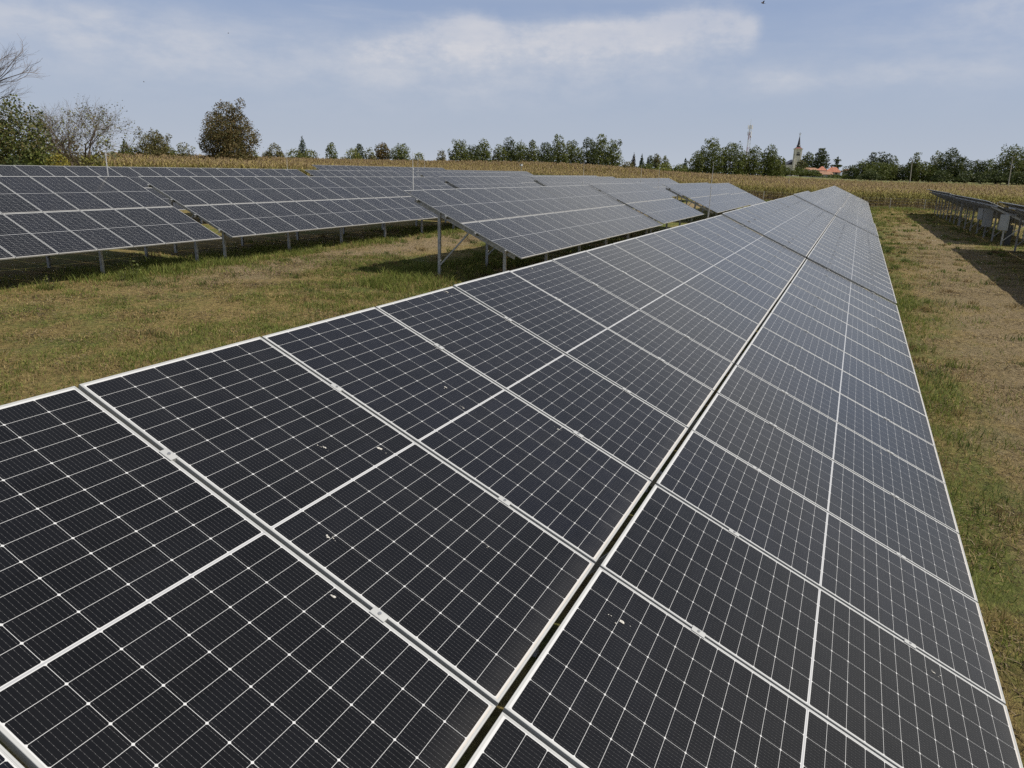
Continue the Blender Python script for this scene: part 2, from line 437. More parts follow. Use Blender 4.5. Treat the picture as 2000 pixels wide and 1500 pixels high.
def solar_table(x0, ytop, ztop, ncol, label, clamps=False, group='rows of solar panel tables'):
    root = empty('solar_table', (x0, ytop, ztop - ZTOP))
    tag(root, label, 'solar table', group)
    rot = (TILT, 0, 0)
    for c in range(ncol):
        for r in range(2):
            s = PL if r == 0 else SL
            px, py, pz = sp(s, 0)
            jz = random.uniform(-.0012, .0012)
            pn = link('solar_panel', ME_PANEL, root, (c * PITCH + GAPX / 2, py, ZTOP + pz + jz), (TILT + R(random.gauss(0, .07)), R(random.gauss(0, .06)), R(random.gauss(0, .02))))
            link('frame', ME_FRAME, pn)
    for s in PURL:
        px, py, pz = sp(s, 0)
        link('purlin', purlin_mesh(ncol), root, (0, py, ZTOP + pz), rot)
    n_sup = max(2, round((ncol * PITCH - .9) / 3.46) + 1)
    for k in range(n_sup):
        X = .32 + k * (ncol * PITCH - .8) / (n_sup - 1)
        link('post', ME_POSTB, root, (X, 0, 0)); link('post', ME_POSTF, root, (X, 0, 0))
        link('rafter', ME_RAFTER, root, (X, 0, 0)); link('brace', ME_BRACE, root, (X, 0, 0))
    if clamps:
        for c in range(0, ncol + 1):
            for s in PURL:
                px, py, pz = sp(s, 0)
                link('clamp', ME_CLAMP, root, (c * PITCH, py, ZTOP + pz), rot)
    return root

A1 = solar_table(17.31 - 19 * PITCH, 0, 2.72, 19, 'nearest solar table of black panels filling the bottom of the picture', True)
solar_table(17.44, 0, 2.755, 19, 'solar table directly behind the nearest one, past its first dark cross gap', True)
solar_table(39.48, 0, 2.785, 10, 'short solar table third along the foreground row, with a stepped top corner')
solar_table(51.08, 0, 2.62, 19, 'pale solar table fourth along the foreground row, set slightly lower')
solar_table(73.12, 0, 2.60, 28, 'farthest solar table of the foreground row, ending before the corn')
solar_table(18.98, 10.3, 2.93, 16, 'solar table in mid picture whose near end shows post, brace and beam ends')
solar_table(37.56, 10.3, 2.985, 10, 'short solar table joined by a dark gap behind the mid-picture one with exposed brace')
solar_table(54.30, 10.3, 2.86, 16, 'solar table beyond the aisle in the mid-picture row, behind the tall thin mast')
solar_table(72.90, 10.3, 2.76, 11, 'last solar table of the mid-picture row, its far slanted end against the corn')
solar_table(16.94 - 16 * PITCH, 20.33, 3.085, 16, 'large solar table at the left edge with short posts over the grass')
solar_table(17.46, 20.4, 3.085, 18, 'long solar table right of the open gap behind the left-edge table')
solar_table(38.92, 20.4, 3.12, 9, 'short solar table third along the left row, behind the mid-picture table top')
solar_table(53.09, 20.4, 3.13, 19, 'solar table past the aisle in the left row, dark beam end showing')
solar_table(75.15, 20.4, 2.97, 22, 'farthest solar table of the left row, thin pale sliver ending by the corn')
solar_table(38.08 - 20 * PITCH, 30.5, 3.275, 20, 'rear solar table with only its upper panels showing, at left under the trees')
solar_table(38.82, 30.5, 3.25, 9, 'short rear solar table right of the green weeds gap')
solar_table(52.80, 30.5, 3.25, 18, 'rear solar table behind the aisle, dark beam end at its left corner')
solar_table(73.75, 30.5, 3.02, 23, 'farthest rear solar table, thin strip above the left row')
solar_table(52.4, 40.8, 3.54, 20, 'hindmost solar table of all, slim band under the brown corn')
solar_table(75.65, 40.8, 3.33, 21, 'hindmost solar table continuing to the right, below the corn hump')
solar_table(48.6 - 22 * PITCH, -10.3, 2.60, 22, 'solar table cut by the right edge, seen from its back')
F1 = solar_table(52.5, -10.3, 2.52, 20, 'right hand solar table seen from behind with inverters on its near posts')
solar_table(75.75, -10.3, 2.58, 22, 'far solar table on the right seen from behind, standing on thin legs by the corn')

# bird droppings dried on the nearest table (stains lie on its glass)
M_DROP = simple('dried_dropping', (.46, .45, .42), .9, 0, .5, 90)
def on_main(px, py):
    d = px_dir(px, py); n = np.array([0, -ST, CT]); P0 = np.array([0, 0, 2.72])
    return CAM + d * (((P0 - CAM) @ n) / (d @ n))
for (px, py, r) in ((742, 876, .022), (634, 874, .015), (871, 757, .020), (650, 1164, .016), (1215, 1215, .022), (953, 1067, .009), (1106, 612, .024), (995, 571, .014),
                    (873, 570, .02), (1039, 524, .014), (1823, 1313, .016), (1720, 885, .016), (1090, 838, .012), (905, 797, .010), (640, 1048, .014)):
    P = on_main(px, py); b = MB(); k = 9
    rr = [r * .8 * random.uniform(.3, 1.0) for _ in range(k)]
    for _ in range(4):
        a = random.uniform(0, 6.28); dd = r * random.uniform(1.1, 2.6); q = r * random.uniform(.08, .22)
        c0 = (math.cos(a) * dd * .7, math.sin(a) * dd * 1.4); b.add([(c0[0] + q * math.cos(t), c0[1] + q * 1.5 * math.sin(t), .0006) for t in (0, 1.26, 2.5, 3.77, 5.0)], [(0, 1, 2, 3, 4)])
    ring = [(rr[i] * math.cos(2 * math.pi * i / k) * .8, rr[i] * math.sin(2 * math.pi * i / k) * 1.3, .0004) for i in range(k)]
    b.add([(0, 0, .003)] + ring, [(0, i + 1, (i + 1) % k + 1) for i in range(k)])
    link('dropping', b.mesh('dropping', M_DROP), A1, tuple(P - np.array(A1.location)), (TILT, 0, random.uniform(-.5, .5)))

# ------------------------------------------------------------------ inverters on the right hand posts
M_WHITE = simple('white_powder_coat', (.36, .38, .38), .45, 0, .08)
M_DARK = simple('dark_heatsink', (.05, .055, .06), .5, .3, .2)
M_CABLE = simple('black_cable', (.02, .02, .022), .6)
def inverter(x, y, z, w, h, label, rz):
    root = empty('inverter', (x, y, z), rz); tag(root, label, 'inverter', 'white inverters under the right hand table')
    b = MB(); b.box((-.09, -w / 2, 0), (.0, w / 2, h)); b.box((-.115, -w / 2 + .03, .03), (-.0905, w / 2 - .03, h - .03))
    link('cover', b.mesh('cover', M_WHITE), root)
    b = MB(); b.box((.001, -w / 2 + .02, .02), (.04, w / 2 - .02, h - .02))
    for k in range(12):
        yk = -w / 2 + .04 + k * (w - .08) / 11; b.box((.041, yk - .006, .04), (.16, yk + .006, h - .06))
    link('heatsink', b.mesh('heatsink', M_DARK), root)
    b = MB()
    for k in range(4): b.tube((.02 + .01 * k, -w / 4 + k * w / 6, .0), (.06, -w / 4 + k * w / 6, -.55), .014, .014, 6)
    link('cable', b.mesh('cable', M_CABLE), root)
    b = MB(); b.box((.163, -w / 2 - .05, .2), (.20, w / 2 + .05, .25)); b.box((.163, -w / 2 - .05, h - .25), (.20, w / 2 + .05, h - .2))
    link('bracket', b.mesh('bracket', M_STEEL), root)
def at_y(px, py, y):
    d = px_dir(px, py); return CAM + d * ((y - CAM[1]) / d[1])
for (px, py, y, w, h, rz_, lab) in ((1915, 429, -11.3, .55, .80, -58, 'narrow white inverter box behind the widest one on the right'),
                               (1926.5, 443, -11.15, .60, 1.2, -18, 'widest white inverter box hanging under the right hand table'),
                               (1959, 450, -11.4, .55, .95, -42, 'white inverter box nearest the right edge, cables below')):
    P = at_y(px, py, y)
    inverter(P[0], P[1], P[2], w, h, lab, R(rz_))
root = empty('cable_duct', (52.9, -11.75, g(52.9, -11.75))); tag(root, 'dark cable duct rising from the ground under the rightmost inverter', 'cable duct')
b = MB(); b.box((-.07, -.16, 0), (.07, .16, 1.25)); b.box((-.09, -.19, 1.0), (.09, .19, 1.06)); link('duct', b.mesh('duct', M_DARK), root)
b = MB()
for k in range(5): b.tube((0, -.12 + .06 * k, 1.25), (.02, -.10 + .08 * k, 1.7), .014, .014, 6)
link('cable', b.mesh('cable', M_CABLE), root)

# ------------------------------------------------------------------ lightning masts
M_MAST = simple('pale_galvanised_mast', (.55, .56, .57), .4, .4, .1)
def mast(px, ytop_px, y, label, r=.022, edge=None):
    P = at_y(px, ytop_px, y); x = P[0]; z0 = g(x, y) if edge is None else edge - .22; h = P[2] - z0
    root = empty('lightning_mast', (x, y, z0)); tag(root, label, 'lightning mast', 'thin lightning masts between the rows')
    b = MB(); b.tube((0, 0, -.3 if edge is None else 0), (0, 0, h * .62), r, r, 8); link('pole', b.mesh('pole', M_MAST), root)
    b = MB(); b.tube((0, 0, h * .62 - .001), (0, 0, h), r * .6, r * .3, 6); b.tube((0, 0, h * .60), (0, 0, h * .64), r * 1.7, r * 1.7, 8); link('rod', b.mesh('rod', M_MAST), root)
    b = MB()
    if edge is None: b.box((-.12, -.12, -.1), (.12, .12, .04))
    else: b.box((-.03, -.28, .0), (.03, .03, .04)); b.box((-.05, -.03, -.02), (.05, .04, .10))
    link('foot', b.mesh('foot', M_STEEL), root)
mast(1394, 315, 5.75, 'tallest looking thin mast, standing in the aisle right of the picture centre', .026)
mast(806, 296, 10.38, 'thin mast rising from the near top corner of the mid-picture table', .02, 2.93)
mast(202, 268, 20.42, 'thin mast in front of the leafless shrub at far left', .018, 3.085)
mast(559, 291, 35.4, 'thin mast against the corn, right of the brown tree')
mast(816, 300, 36.2, 'left of two thin masts close together left of the dark grove')
mast(829, 299, 46.0, 'right of two thin masts close together left of the dark grove')
mast(1141, 312, 15.6, 'thin mast in front of the right half of the dark grove')
mast(1254, 319, 15.4, 'thin mast against the hedge below the small spruces')
mast(1289, 319, 15.6, 'thin mast at the end of the left row, left of the second grove')
mast(1544, 331, 8.0, 'thin mast below the church tower')
# surveillance pole
P = place(1018, 128); x, y = P; z0 = g(x, y); zt = top_z(1018, 321, 128)
root = empty('camera_pole', (x, y, z0)); tag(root, 'short pole with a white camera head above the rear tables', 'camera pole')
b = MB(); b.tube((0, 0, -.3), (0, 0, zt - z0), .05, .04, 8); link('pole', b.mesh('pole', M_STEEL), root)
b = MB(); b.box((-.35, -.14, zt - z0 - .25), (.30, .14, zt - z0 + .05)); b.box((-.42, -.17, zt - z0 + .052), (.34, .17, zt - z0 + .075)); link('camera', b.mesh('camera', M_WHITE), root)

# ------------------------------------------------------------------ perimeter fence
M_POST = simple('fence_post_grey', (.42, .43, .42), .6, .2, .2)
def fence(points, spacing, h, label, wires=4, r=.03, name='wire_fence', mat=None):
    mat = mat or M_POST
    x0, y0 = points[0]; root = empty(name, (x0, y0, g(x0, y0))); tag(root, label, 'fence')
    bp = MB(); bp.tube((0, 0, -.3), (0, 0, h), r, r, 6); mp = bp.mesh('post', mat)
    pos = []
    for (a, c) in zip(points[:-1], points[1:]):
        n = max(1, int(math.dist(a, c) / spacing))
        for k in range(n): pos.append((a[0] + (c[0] - a[0]) * k / n, a[1] + (c[1] - a[1]) * k / n))
    pos.append(points[-1])
    o = np.array([x0, y0, g(x0, y0)])
    wv = MB()
    prev = None
    for p in pos:
        q = np.array([p[0], p[1], g(*p)]) - o
        link('post', mp, root, tuple(q), (R(random.uniform(-1.5, 1.5)), R(random.uniform(-1.5, 1.5)), 0))
        if prev is not None:
            for w in range(wires):
                zz = h * (.2 + .78 * w / max(1, wires - 1)); wv.tube(prev + (0, 0, zz), q + (0, 0, zz), .004, .004, 3, cap=False)
        prev = q
    link('wire', wv.mesh('wire', M_STEEL), root)
fence([(8, 47), (112, 47)], 3.0, 2.0, 'wire fence behind the rear tables at left, posts just showing over panels')
fence([(112, 46), (112, -60)], 4.0, 1.45, 'low wire fence along the near edge of the corn')

# ------------------------------------------------------------------ foliage kit
def leaf_mat(name, rough=.6, trans=.15):
    m, nt, p = new_mat(name)
    a = nt.n.new('ShaderNodeAttribute'); a.attribute_name = 'tint'
    n = nt.noise(nt.coord('Object'), .7, 3)
    c = nt.mix(nt.ramp(n, .3, .7, .0, .25), a.outputs['Color'], (.5, .5, .4), 'SOFT_LIGHT')
    nt.l.new(c, p.inputs['Base Color']); p.inputs['Roughness'].default_value = rough; p.inputs['Specular IOR Level'].default_value = .25
    tr = nt.n.new('ShaderNodeBsdfTranslucent'); nt.l.new(c, tr.inputs['Color'])
    mx = nt.n.new('ShaderNodeMixShader'); mx.inputs[0].default_value = trans
    nt.l.new(p.outputs[0], mx.inputs[1]); nt.l.new(tr.outputs[0], mx.inputs[2])
    nt.l.new(mx.outputs[0], nt.n['Material Output'].inputs['Surface'])
    return m
M_LEAF = leaf_mat('leaves', .6, .25)
M_CORN = leaf_mat('corn_leaves', .65, .2)
M_GRASS = leaf_mat('grass_blades', .7, .42)
M_BARK = simple('bark', (.09, .075, .06), .9, 0, .35, 3.0, .2, .5)
M_TWIG = simple('grey_twigs', (.125, .10, .08), .9, 0, .3, 2.0, .2)

def unit(n):
    v = rng.normal(size=(n, 3)); return v / np.linalg.norm(v, axis=1)[:, None]
def leaf_quads(P, size, up=.35):
    """rhombic leaf clusters at points P, random tilt; returns V, F"""
    n = len(P); a = unit(n); a[:, 2] *= .75; a /= np.linalg.norm(a, axis=1)[:, None]
    b = np.cross(a, unit(n)); b /= np.linalg.norm(b, axis=1)[:, None] + 1e-9
    s = size * rng.uniform(.6, 1.35, n)[:, None]
    V = np.stack([P - a * s, P + b * s * .55, P + a * s, P - b * s * .55], 1).reshape(-1, 3)
    return V, np.arange(4 * n).reshape(n, 4)
def crown_points(clumps, n, shell=.55):
    """points in ellipsoid clumps (cx,cy,cz,rx,ry,rz), denser towards the clump surface"""
    vol = np.array([c[3] * c[4] * c[5] for c in clumps]) ** .75; k = rng.choice(len(clumps), n, p=vol / vol.sum())
    C = np.array(clumps)[k]; u = unit(n); r = (shell + (1 - shell) * rng.random(n)) ** .8
    r *= 1 + rng.normal(0, .10, n)
    return C[:, :3] + u * r[:, None] * C[:, 3:], k
def tints(n, pal, k=None, jitter=.22):
    pal = np.array(pal); c = pal[rng.integers(0, len(pal), n)] if k is None else pal[(k * 7 + (rng.random(n) < .3) * rng.integers(0, 9, n)) % len(pal)]
    return c * rng.uniform(1 - jitter, 1 + jitter, (n, 1))

GREEN = [(.078, .108, .026), (.096, .125, .032), (.064, .092, .026), (.112, .135, .038)]
LIME = [(.13, .16, .034), (.105, .14, .032), (.15, .165, .045)]
DEEP = [(.044, .066, .024), (.054, .078, .028), (.038, .058, .022)]
OLIVE = [(.130, .116, .045), (.108, .108, .038), (.145, .122, .050)]
BROWN = [(.135, .100, .042), (.115, .092, .038), (.095, .090, .032), (.15, .108, .044), (.078, .080, .028)]
PALE = [(.165, .180, .095), (.14, .165, .085), (.19, .195, .11)]
YELLOW = [(.22, .19, .035), (.165, .16, .035), (.12, .135, .035)]
BLUE = [(.055, .078, .048), (.068, .092, .055), (.048, .07, .044)]

for _p in (GREEN, LIME, DEEP):
    for _i, (_r, _g, _b) in enumerate(_p): _p[_i] = (_r * 1.12, _g, _b * .92)

def limb_tree(mb, p, d, L, r, depth, spread=.6, ratio=.72, n=5, kids=3, lift=.1):
    q = p + d * L
    mb.tube(p, q, r, r * .68, n, cap=False)
    if depth == 0: return
    for i in range(kids):
        a = unit(1)[0]; nd = d + a * spread; nd[2] += lift; nd /= np.linalg.norm(nd)
        t = 1.0 if i == 0 else random.uniform(.45, 1.0)
        limb_tree(mb, p + d * L * t, nd, L * ratio * random.uniform(.75, 1.15), r * (.66 if i == 0 else .5), depth - 1, spread, ratio, max(3, n - 1), kids, lift)

TREE_GROUP = 'trees and shrubs around the corn field'
def tree(px, top, wpx, D, kind, pal, label, name='tree', cat='tree', base=None, n=None, dens=1.0, group=TREE_GROUP, leaf=None):
    x, y = place(px, D); z0 = g(x, y); H = top_z(px, top, D) - z0
    rw = wpx / 2 * (D / FPX) * (1.45 if kind == 'cone' else 1.2 if kind == 'bush' else 1.02)
    root = empty(name, (x, y, z0), random.uniform(0, 6.28)); tag(root, label, cat, group)
    mb = MB(); cl = []
    leaf = leaf or max(.14, D * .00098)
    if kind in ('broad', 'oak', 'sparse'):
        zb = H * (.16 if base is None else base)
        mb.tube((0, 0, -.3), (0, 0, H * .45), .028 * H, .018 * H, 8, cap=False)
        k = random.randint(9, 13)
        for i in range(k):
            t = (i + .5) / k; zc = zb + (H - zb) * (.18 + .68 * t)
            prof = math.sin(math.pi * (.22 + .66 * t)) ** .6
            an = i * 2.4 + random.uniform(-.4, .4); rr = rw * prof * random.uniform(.35, .62)
            s = rw * prof * random.uniform(.42, .60)
            cl.append((math.cos(an) * rr, math.sin(an) * rr, zc, s, s, min(s * .85, (H - zb) * .24)))
            mb.tube((0, 0, H * .25 + .2 * H * t), (math.cos(an) * rr, math.sin(an) * rr, zc), .010 * H, .003 * H, 5, cap=False)
        cl.append((0, 0, H - rw * .3, rw * .38, rw * .38, rw * .34)); cl.append((0, 0, zb + (H - zb) * .35, rw * .7, rw * .7, (H - zb) * .32))
        for i in range(7):                       # shoots breaking the outline
            an = random.uniform(0, 6.28); t = random.uniform(.2, .98); rr = rw * random.uniform(.62, .88) * math.sin(math.pi * (.2 + .62 * t)) ** .6
            cl.append((math.cos(an) * rr, math.sin(an) * rr, zb + (H - zb) * t, rw * .16, rw * .16, rw * .2))
        if zb < .06 * H:
            for i in range(7):
                an = i * .9; cl.append((math.cos(an) * rw * .55, math.sin(an) * rw * .55, H * random.uniform(.09, .2), rw * .42, rw * .42, H * .13))
        area = rw * (H - zb)
        n = n or int(area * 13 * dens / leaf ** 2 * .5)
    elif kind == 'bush':
        mb.tube((0, 0, -.2), (0, 0, H * .5), .03 * H, .015 * H, 6, cap=False)
        for i in range(9):
            an = i * 2.4; rr = rw * random.uniform(.2, .72); s = rw * random.uniform(.28, .48)
            hh = H * random.uniform(.30, .72) * (1 - .35 * rr / rw)
            cl.append((math.cos(an) * rr, math.sin(an) * rr, hh * .75, s, s, hh * .36))
            mb.tube((0, 0, .1), (math.cos(an) * rr, math.sin(an) * rr, hh * .8), .012 * H, .004 * H, 4, cap=False)
        cl.append((0, 0, H * .55, rw * .5, rw * .5, H * .42))
        n = n or int(rw * H * 12 * dens / leaf ** 2 * .5)
    elif kind in ('cone', 'oval', 'cedar'):
        mb.tube((0, 0, -.3), (0, 0, H * .97), .022 * H, .004 * H, 7, cap=False)
        k = 11
        for i in range(k):
            t = i / (k - 1); zc = H * (.10 + .84 * t)
            pr = {'cone': 1 - .93 * t, 'oval': math.sin(math.pi * (.24 + .70 * t)) ** .55, 'cedar': (1 - .6 * t) * (1.1 if i % 3 == 0 else .45)}[kind]
            for j in range(5 if kind != 'oval' else 6):
                an = j * 1.2566 + i * .7 + random.uniform(-.25, .25); rr = rw * pr * .58
                cl.append((math.cos(an) * rr, math.sin(an) * rr, zc - rr * .15, rw * pr * .44 + .05, rw * pr * .44 + .05, H * .055))
        n = n or int(rw * H * 11 * dens / leaf ** 2 * .5)
    n = int(min(max(n, 400), 60000))
    P, kk = crown_points(cl, n)
    P = P[P[:, 2] > .05] if True else P
    kk = kk[:len(P)]
    V, F = leaf_quads(P, leaf)
    col = np.repeat(tints(len(P), pal, kk), 4, 0)
    link('crown', np_mesh('crown', V, F, M_LEAF, col), root)
    link('trunk', mb.mesh('trunk', M_BARK), root)
    return root

def bare_tree(px, top, D, label, r0, spread, depth, lean=(0, 0, 1), leaves=0, pal=OLIVE, wspread=1.0, name='bare_tree', kids=3, stems=1, ratio=.72):
    x, y = place(px, D); z0 = g(x, y); H = top_z(px, top, D) - z0
    root = empty(name, (x, y, z0)); tag(root, label, 'tree', TREE_GROUP)
    mb = MB()
    for s in range(stems):
        d = np.array(lean, float) + (unit(1)[0] * np.array([.55, .55, .15]) if stems > 1 else 0); d /= np.linalg.norm(d)
        limb_tree(mb, np.array([0, 0, -.2]), d, H * .30, r0, depth, spread, ratio, 6, kids, .12)
    v = np.array(mb.v); zmax = np.percentile(v[:, 2], 99.7); sc = H / zmax
    mb.v = [tuple(p) for p in v * np.array([sc * wspread, sc * wspread, sc])]
    link('trunk', mb.mesh('trunk', M_TWIG), root)
    if leaves:
        v = np.array(mb.v); P = v[rng.integers(len(v) // 3, len(v), leaves)] + rng.normal(0, .18, (leaves, 3))
        P = P[P[:, 2] > .3]; V, F = leaf_quads(P, .085)
        link('crown', np_mesh('crown', V, F, M_LEAF, np.repeat(tints(len(P), pal), 4, 0)), root)
    return root

# ---- left edge
tree(-22, 200, 185, 76, 'broad', GREEN + DEEP + OLIVE, 'big leafy green tree filling the left edge of the picture', base=.0, leaf=.115, dens=1.5)
tree(68, 280, 76, 74, 'bush', GREEN + LIME, 'green bush at the right foot of the big leafy tree', 'bush', 'bush', leaf=.15, dens=.8)
bare_tree(-136, 75, 84, 'leafless tree reaching in from the left edge above the leafy tree', .2, .62, 7, ratio=.76, wspread=1.25)
bare_tree(42, 196, 90, 'thin leafless shrub top behind the big leafy tree at left', .10, .6, 6, wspread=1.2)
bare_tree(150, 197, 84, 'wide half bare shrub tree with many twigs behind the rear table', .13, .8, 6, leaves=3200, pal=LIME + OLIVE, wspread=.95, stems=5, kids=3, ratio=.80)
tree(122, 262, 120, 92, 'bush', OLIVE + [(.10, .085, .05)], 'olive green bush around the foot of the twiggy tree', 'bush', 'bush', leaf=.12, dens=.8)
tree(205, 262, 62, 92, 'bush', LIME + PALE, 'lighter green bush at the right of the twiggy tree', 'bush', 'bush', leaf=.15, dens=.35)
tree(112, 294, 60, 68, 'bush', YELLOW, 'yellow leaved low bush below the twiggy tree', 'bush', 'bush', leaf=.13)
tree(178, 300, 60, 70, 'bush', OLIVE + YELLOW[1:], 'brownish low bush between the twiggy tree and the corn', 'bush', 'bush', leaf=.13, dens=.7)
tree(30, 300, 70, 66, 'bush', DEEP + GREEN, 'dark low bush under the big leafy tree', 'bush', 'bush', leaf=.13)
# heap of cut branches
x, y = place(62, 64); z0 = g(x, y)
root = empty('brush_pile', (x, y, z0)); tag(root, 'heap of pale cut branches under the leafy tree at left', 'brush pile')
b = MB()
for k in range(60):
    a = rng.uniform(0, 6.28); p = np.array([rng.normal(0, 1.0), rng.normal(0, .7), rng.uniform(0, .9)]); d = np.array([math.cos(a), math.sin(a), rng.uniform(-.2, .6)])
    b.tube(p - d * .6, p + d * rng.uniform(.5, 1.3), .035, .015, 5)
link('branch', b.mesh('branch', simple('dead_wood', (.26, .22, .18), .9)), root)
# ---- shrubs between the left trees and the brown oak
tree(246, 270, 32, 150, 'cone', GREEN, 'small dark pointed evergreen at left end of the shrub line', 'conifer', leaf=.15)
tree(262, 284, 40, 152, 'bush', GREEN, 'dark bush beside the small pointed evergreen', 'bush', 'bush')
tree(304, 254, 66, 150, 'sparse', OLIVE + GREEN, 'loose rounded shrub with wispy top left of the brown tree', 'shrub', 'shrub', base=.0, dens=1.2, leaf=.13)
tree(325, 282, 60, 154, 'bush', GREEN + OLIVE, 'dark low bush under the wispy rounded shrub', 'bush', 'bush')
tree(360, 277, 40, 156, 'sparse', OLIVE + PALE, 'small loose shrub just left of the brown tree', 'shrub', 'shrub', base=.02, dens=.6)
tree(447, 200, 104, 150, 'oak', BROWN, 'tall brown and olive autumn tree standing alone in the corn', base=.0, dens=1.6, leaf=.15)
tree(492, 290, 44, 160, 'bush', GREEN, 'dark green bush at the right foot of the brown tree', 'bush', 'bush')
tree(537, 277, 44, 215, 'bush', OLIVE + GREEN, 'pointed olive bush right of the brown tree', 'bush', 'bush')
tree(575, 289, 50, 220, 'bush', GREEN, 'left half of the low dark hedge below the small spruce', 'bush', 'bush')
tree(606, 290, 48, 222, 'bush', GREEN, 'right half of the low dark hedge below the small spruce', 'bush', 'bush')
tree(592, 265, 27, 226, 'cone', BLUE, 'small open spruce rising above a low dark hedge', 'conifer', dens=.6)
tree(648, 277, 24, 235, 'oval', GREEN + PALE, 'slim upright tree alone between two low hedges', dens=.8)
tree(690, 288, 48, 240, 'bush', PALE + LIME, 'pale green flowering bush left of the dark grove', 'bush', 'bush')
tree(703, 280, 24, 246, 'oval', DEEP, 'dark rounded evergreen behind the pale flowering bush', 'conifer')
tree(722, 287, 34, 244, 'bush', OLIVE + PALE, 'greyish olive bush right of the dark rounded evergreen', 'bush', 'bush')
tree(748, 278, 34, 246, 'oak', BROWN, 'small brown leaved tree among the green bushes left of the grove')
tree(783, 281, 46, 242, 'broad', GREEN + LIME, 'mid green spreading tree right of the small brown tree', base=.02)
tree(818, 296, 34, 240, 'bush', LIME + GREEN, 'low green bush behind the pair of thin masts', 'bush', 'bush')
tree(862, 291, 30, 246, 'bush', PALE + OLIVE, 'pale grey green shrub at the left end of the dark grove', 'shrub', 'shrub')
# ---- the dark grove behind the corn hump
grove = [(897, 274, 46, 'first tree at the left end of the dark grove, round topped'), (920, 283, 34, 'low filler tree second from left in the dark grove'),
         (943, 271, 40, 'flat topped tree third from left in the dark grove'), (973, 281, 34, 'lower dark tree in the dip left of the grove middle'),
         (994, 267, 36, 'upright crowned tree just left of the grove middle'), (1016, 276, 40, 'rounded tree at the middle of the dark grove'),
         (1038, 273, 30, 'lighter feathery tree right of the grove middle'), (1064, 277, 44, 'broad lower tree in the right half of the grove'),
         (1091, 265, 44, 'tall peaked tree in the right half of the grove'), (1117, 274, 42, 'rounded tree between the two tallest of the grove'),
         (1146, 268, 40, 'dark tree left of the tallest one in the grove'), (1172, 262, 46, 'tallest tree of the dark grove near its right end'),
         (1195, 273, 40, 'dense dark tree closing the right end of the grove')]
for i, (px, t, w, lab) in enumerate(grove):
    tree(px, t, w * 1.12, 236 + (i * 37 % 17), 'broad', [GREEN, DEEP + GREEN, GREEN + LIME][i % 3], lab, base=.0, leaf=.24)
# ---- far gap between the groves
tree(1236, 297, 12, 430, 'cone', [(.06, .045, .035), (.05, .045, .03)], 'reddish dead spruce left of two green ones in the far gap', 'conifer')
tree(1252, 299, 12, 430, 'cone', BLUE, 'slim green spruce right of the reddish dead one', 'conifer')
tree(1268, 302, 16, 435, 'oval', DEEP, 'dark stubby evergreen right of the slim green spruce', 'conifer')
tree(1281, 300, 20, 440, 'sparse', OLIVE + PALE, 'light rounded tree right of the stubby evergreen')
tree(1297, 304, 17, 440, 'sparse', PALE, 'small pale round tree at right of the far gap', dens=.7)
tree(1337, 307, 13, 430, 'cone', BLUE, 'lone little spruce just left of the second grove', 'conifer')
for (px, t, w, pal, lab) in ((1225, 314, 42, OLIVE, 'olive hedge bush at the left of the far gap'), (1262, 318, 44, GREEN + LIME, 'green hedge bush below the far spruces'),
                             (1297, 317, 46, LIME + GREEN, 'bright green hedge bush in the middle of the far gap'), (1328, 319, 44, GREEN + LIME, 'green hedge bush below the lone little spruce')):
    tree(px, t, w, 400, 'bush', pal, lab, 'bush', 'bush')
# ---- second grove in front of the telecom mast
for i, (px, t, w, lab) in enumerate(((1361, 294, 34, 'low tree at the left end of the second grove'), (1388, 269, 46, 'tallest leafy tree of the second grove'),
                                     (1424, 278, 48, 'broad tree left of the telecom mast'), (1448, 294, 28, 'thin low tree directly at the foot of the telecom mast'),
                                     (1471, 284, 38, 'rounded tree right of the telecom mast'), (1500, 282, 34, 'upright tree near the right end of the second grove'),
                                     (1512, 303, 34, 'low bushy tree closing the right end of the second grove'))):
    tree(px, t, w * 1.12, 335 + (i * 23 % 20), 'broad', [GREEN, GREEN + LIME, GREEN + DEEP][i % 3], lab, base=.0, leaf=.31)
tree(1519, 307, 10, 520, 'cone', DEEP, 'left one of two tiny spruces beside the church', 'conifer')
tree(1528, 308, 11, 520, 'cone', DEEP, 'right one of two tiny spruces beside the church', 'conifer')
tree(1574, 297, 24, 560, 'broad', GREEN + DEEP, 'round green tree touching the right side of the church tower')
tree(1562, 312, 24, 540, 'broad', OLIVE + DEEP, 'dull low tree hiding the foot of the church tower')
tree(1599, 288, 33, 520, 'oval', DEEP, 'dark dense egg shaped evergreen above the red roofs', 'conifer', dens=1.3)
tree(1631, 306, 26, 500, 'cedar', DEEP, 'dark cedar with tiered branches behind the red roofs', 'conifer')
for (px, t, w, lab) in ((1535, 326, 44, 'low green bush left of the church foot'), (1563, 325, 46, 'low green bush in front of the church'), (1588, 330, 40, 'low green bush left of the house with red roofs'),
                        (1628, 340, 34, 'low bush in front of the house wall'), (1648, 339, 30, 'low bush at the right corner of the house')):
    tree(px, t, w, 420, 'bush', GREEN + DEEP, lab, 'bush', 'bush')
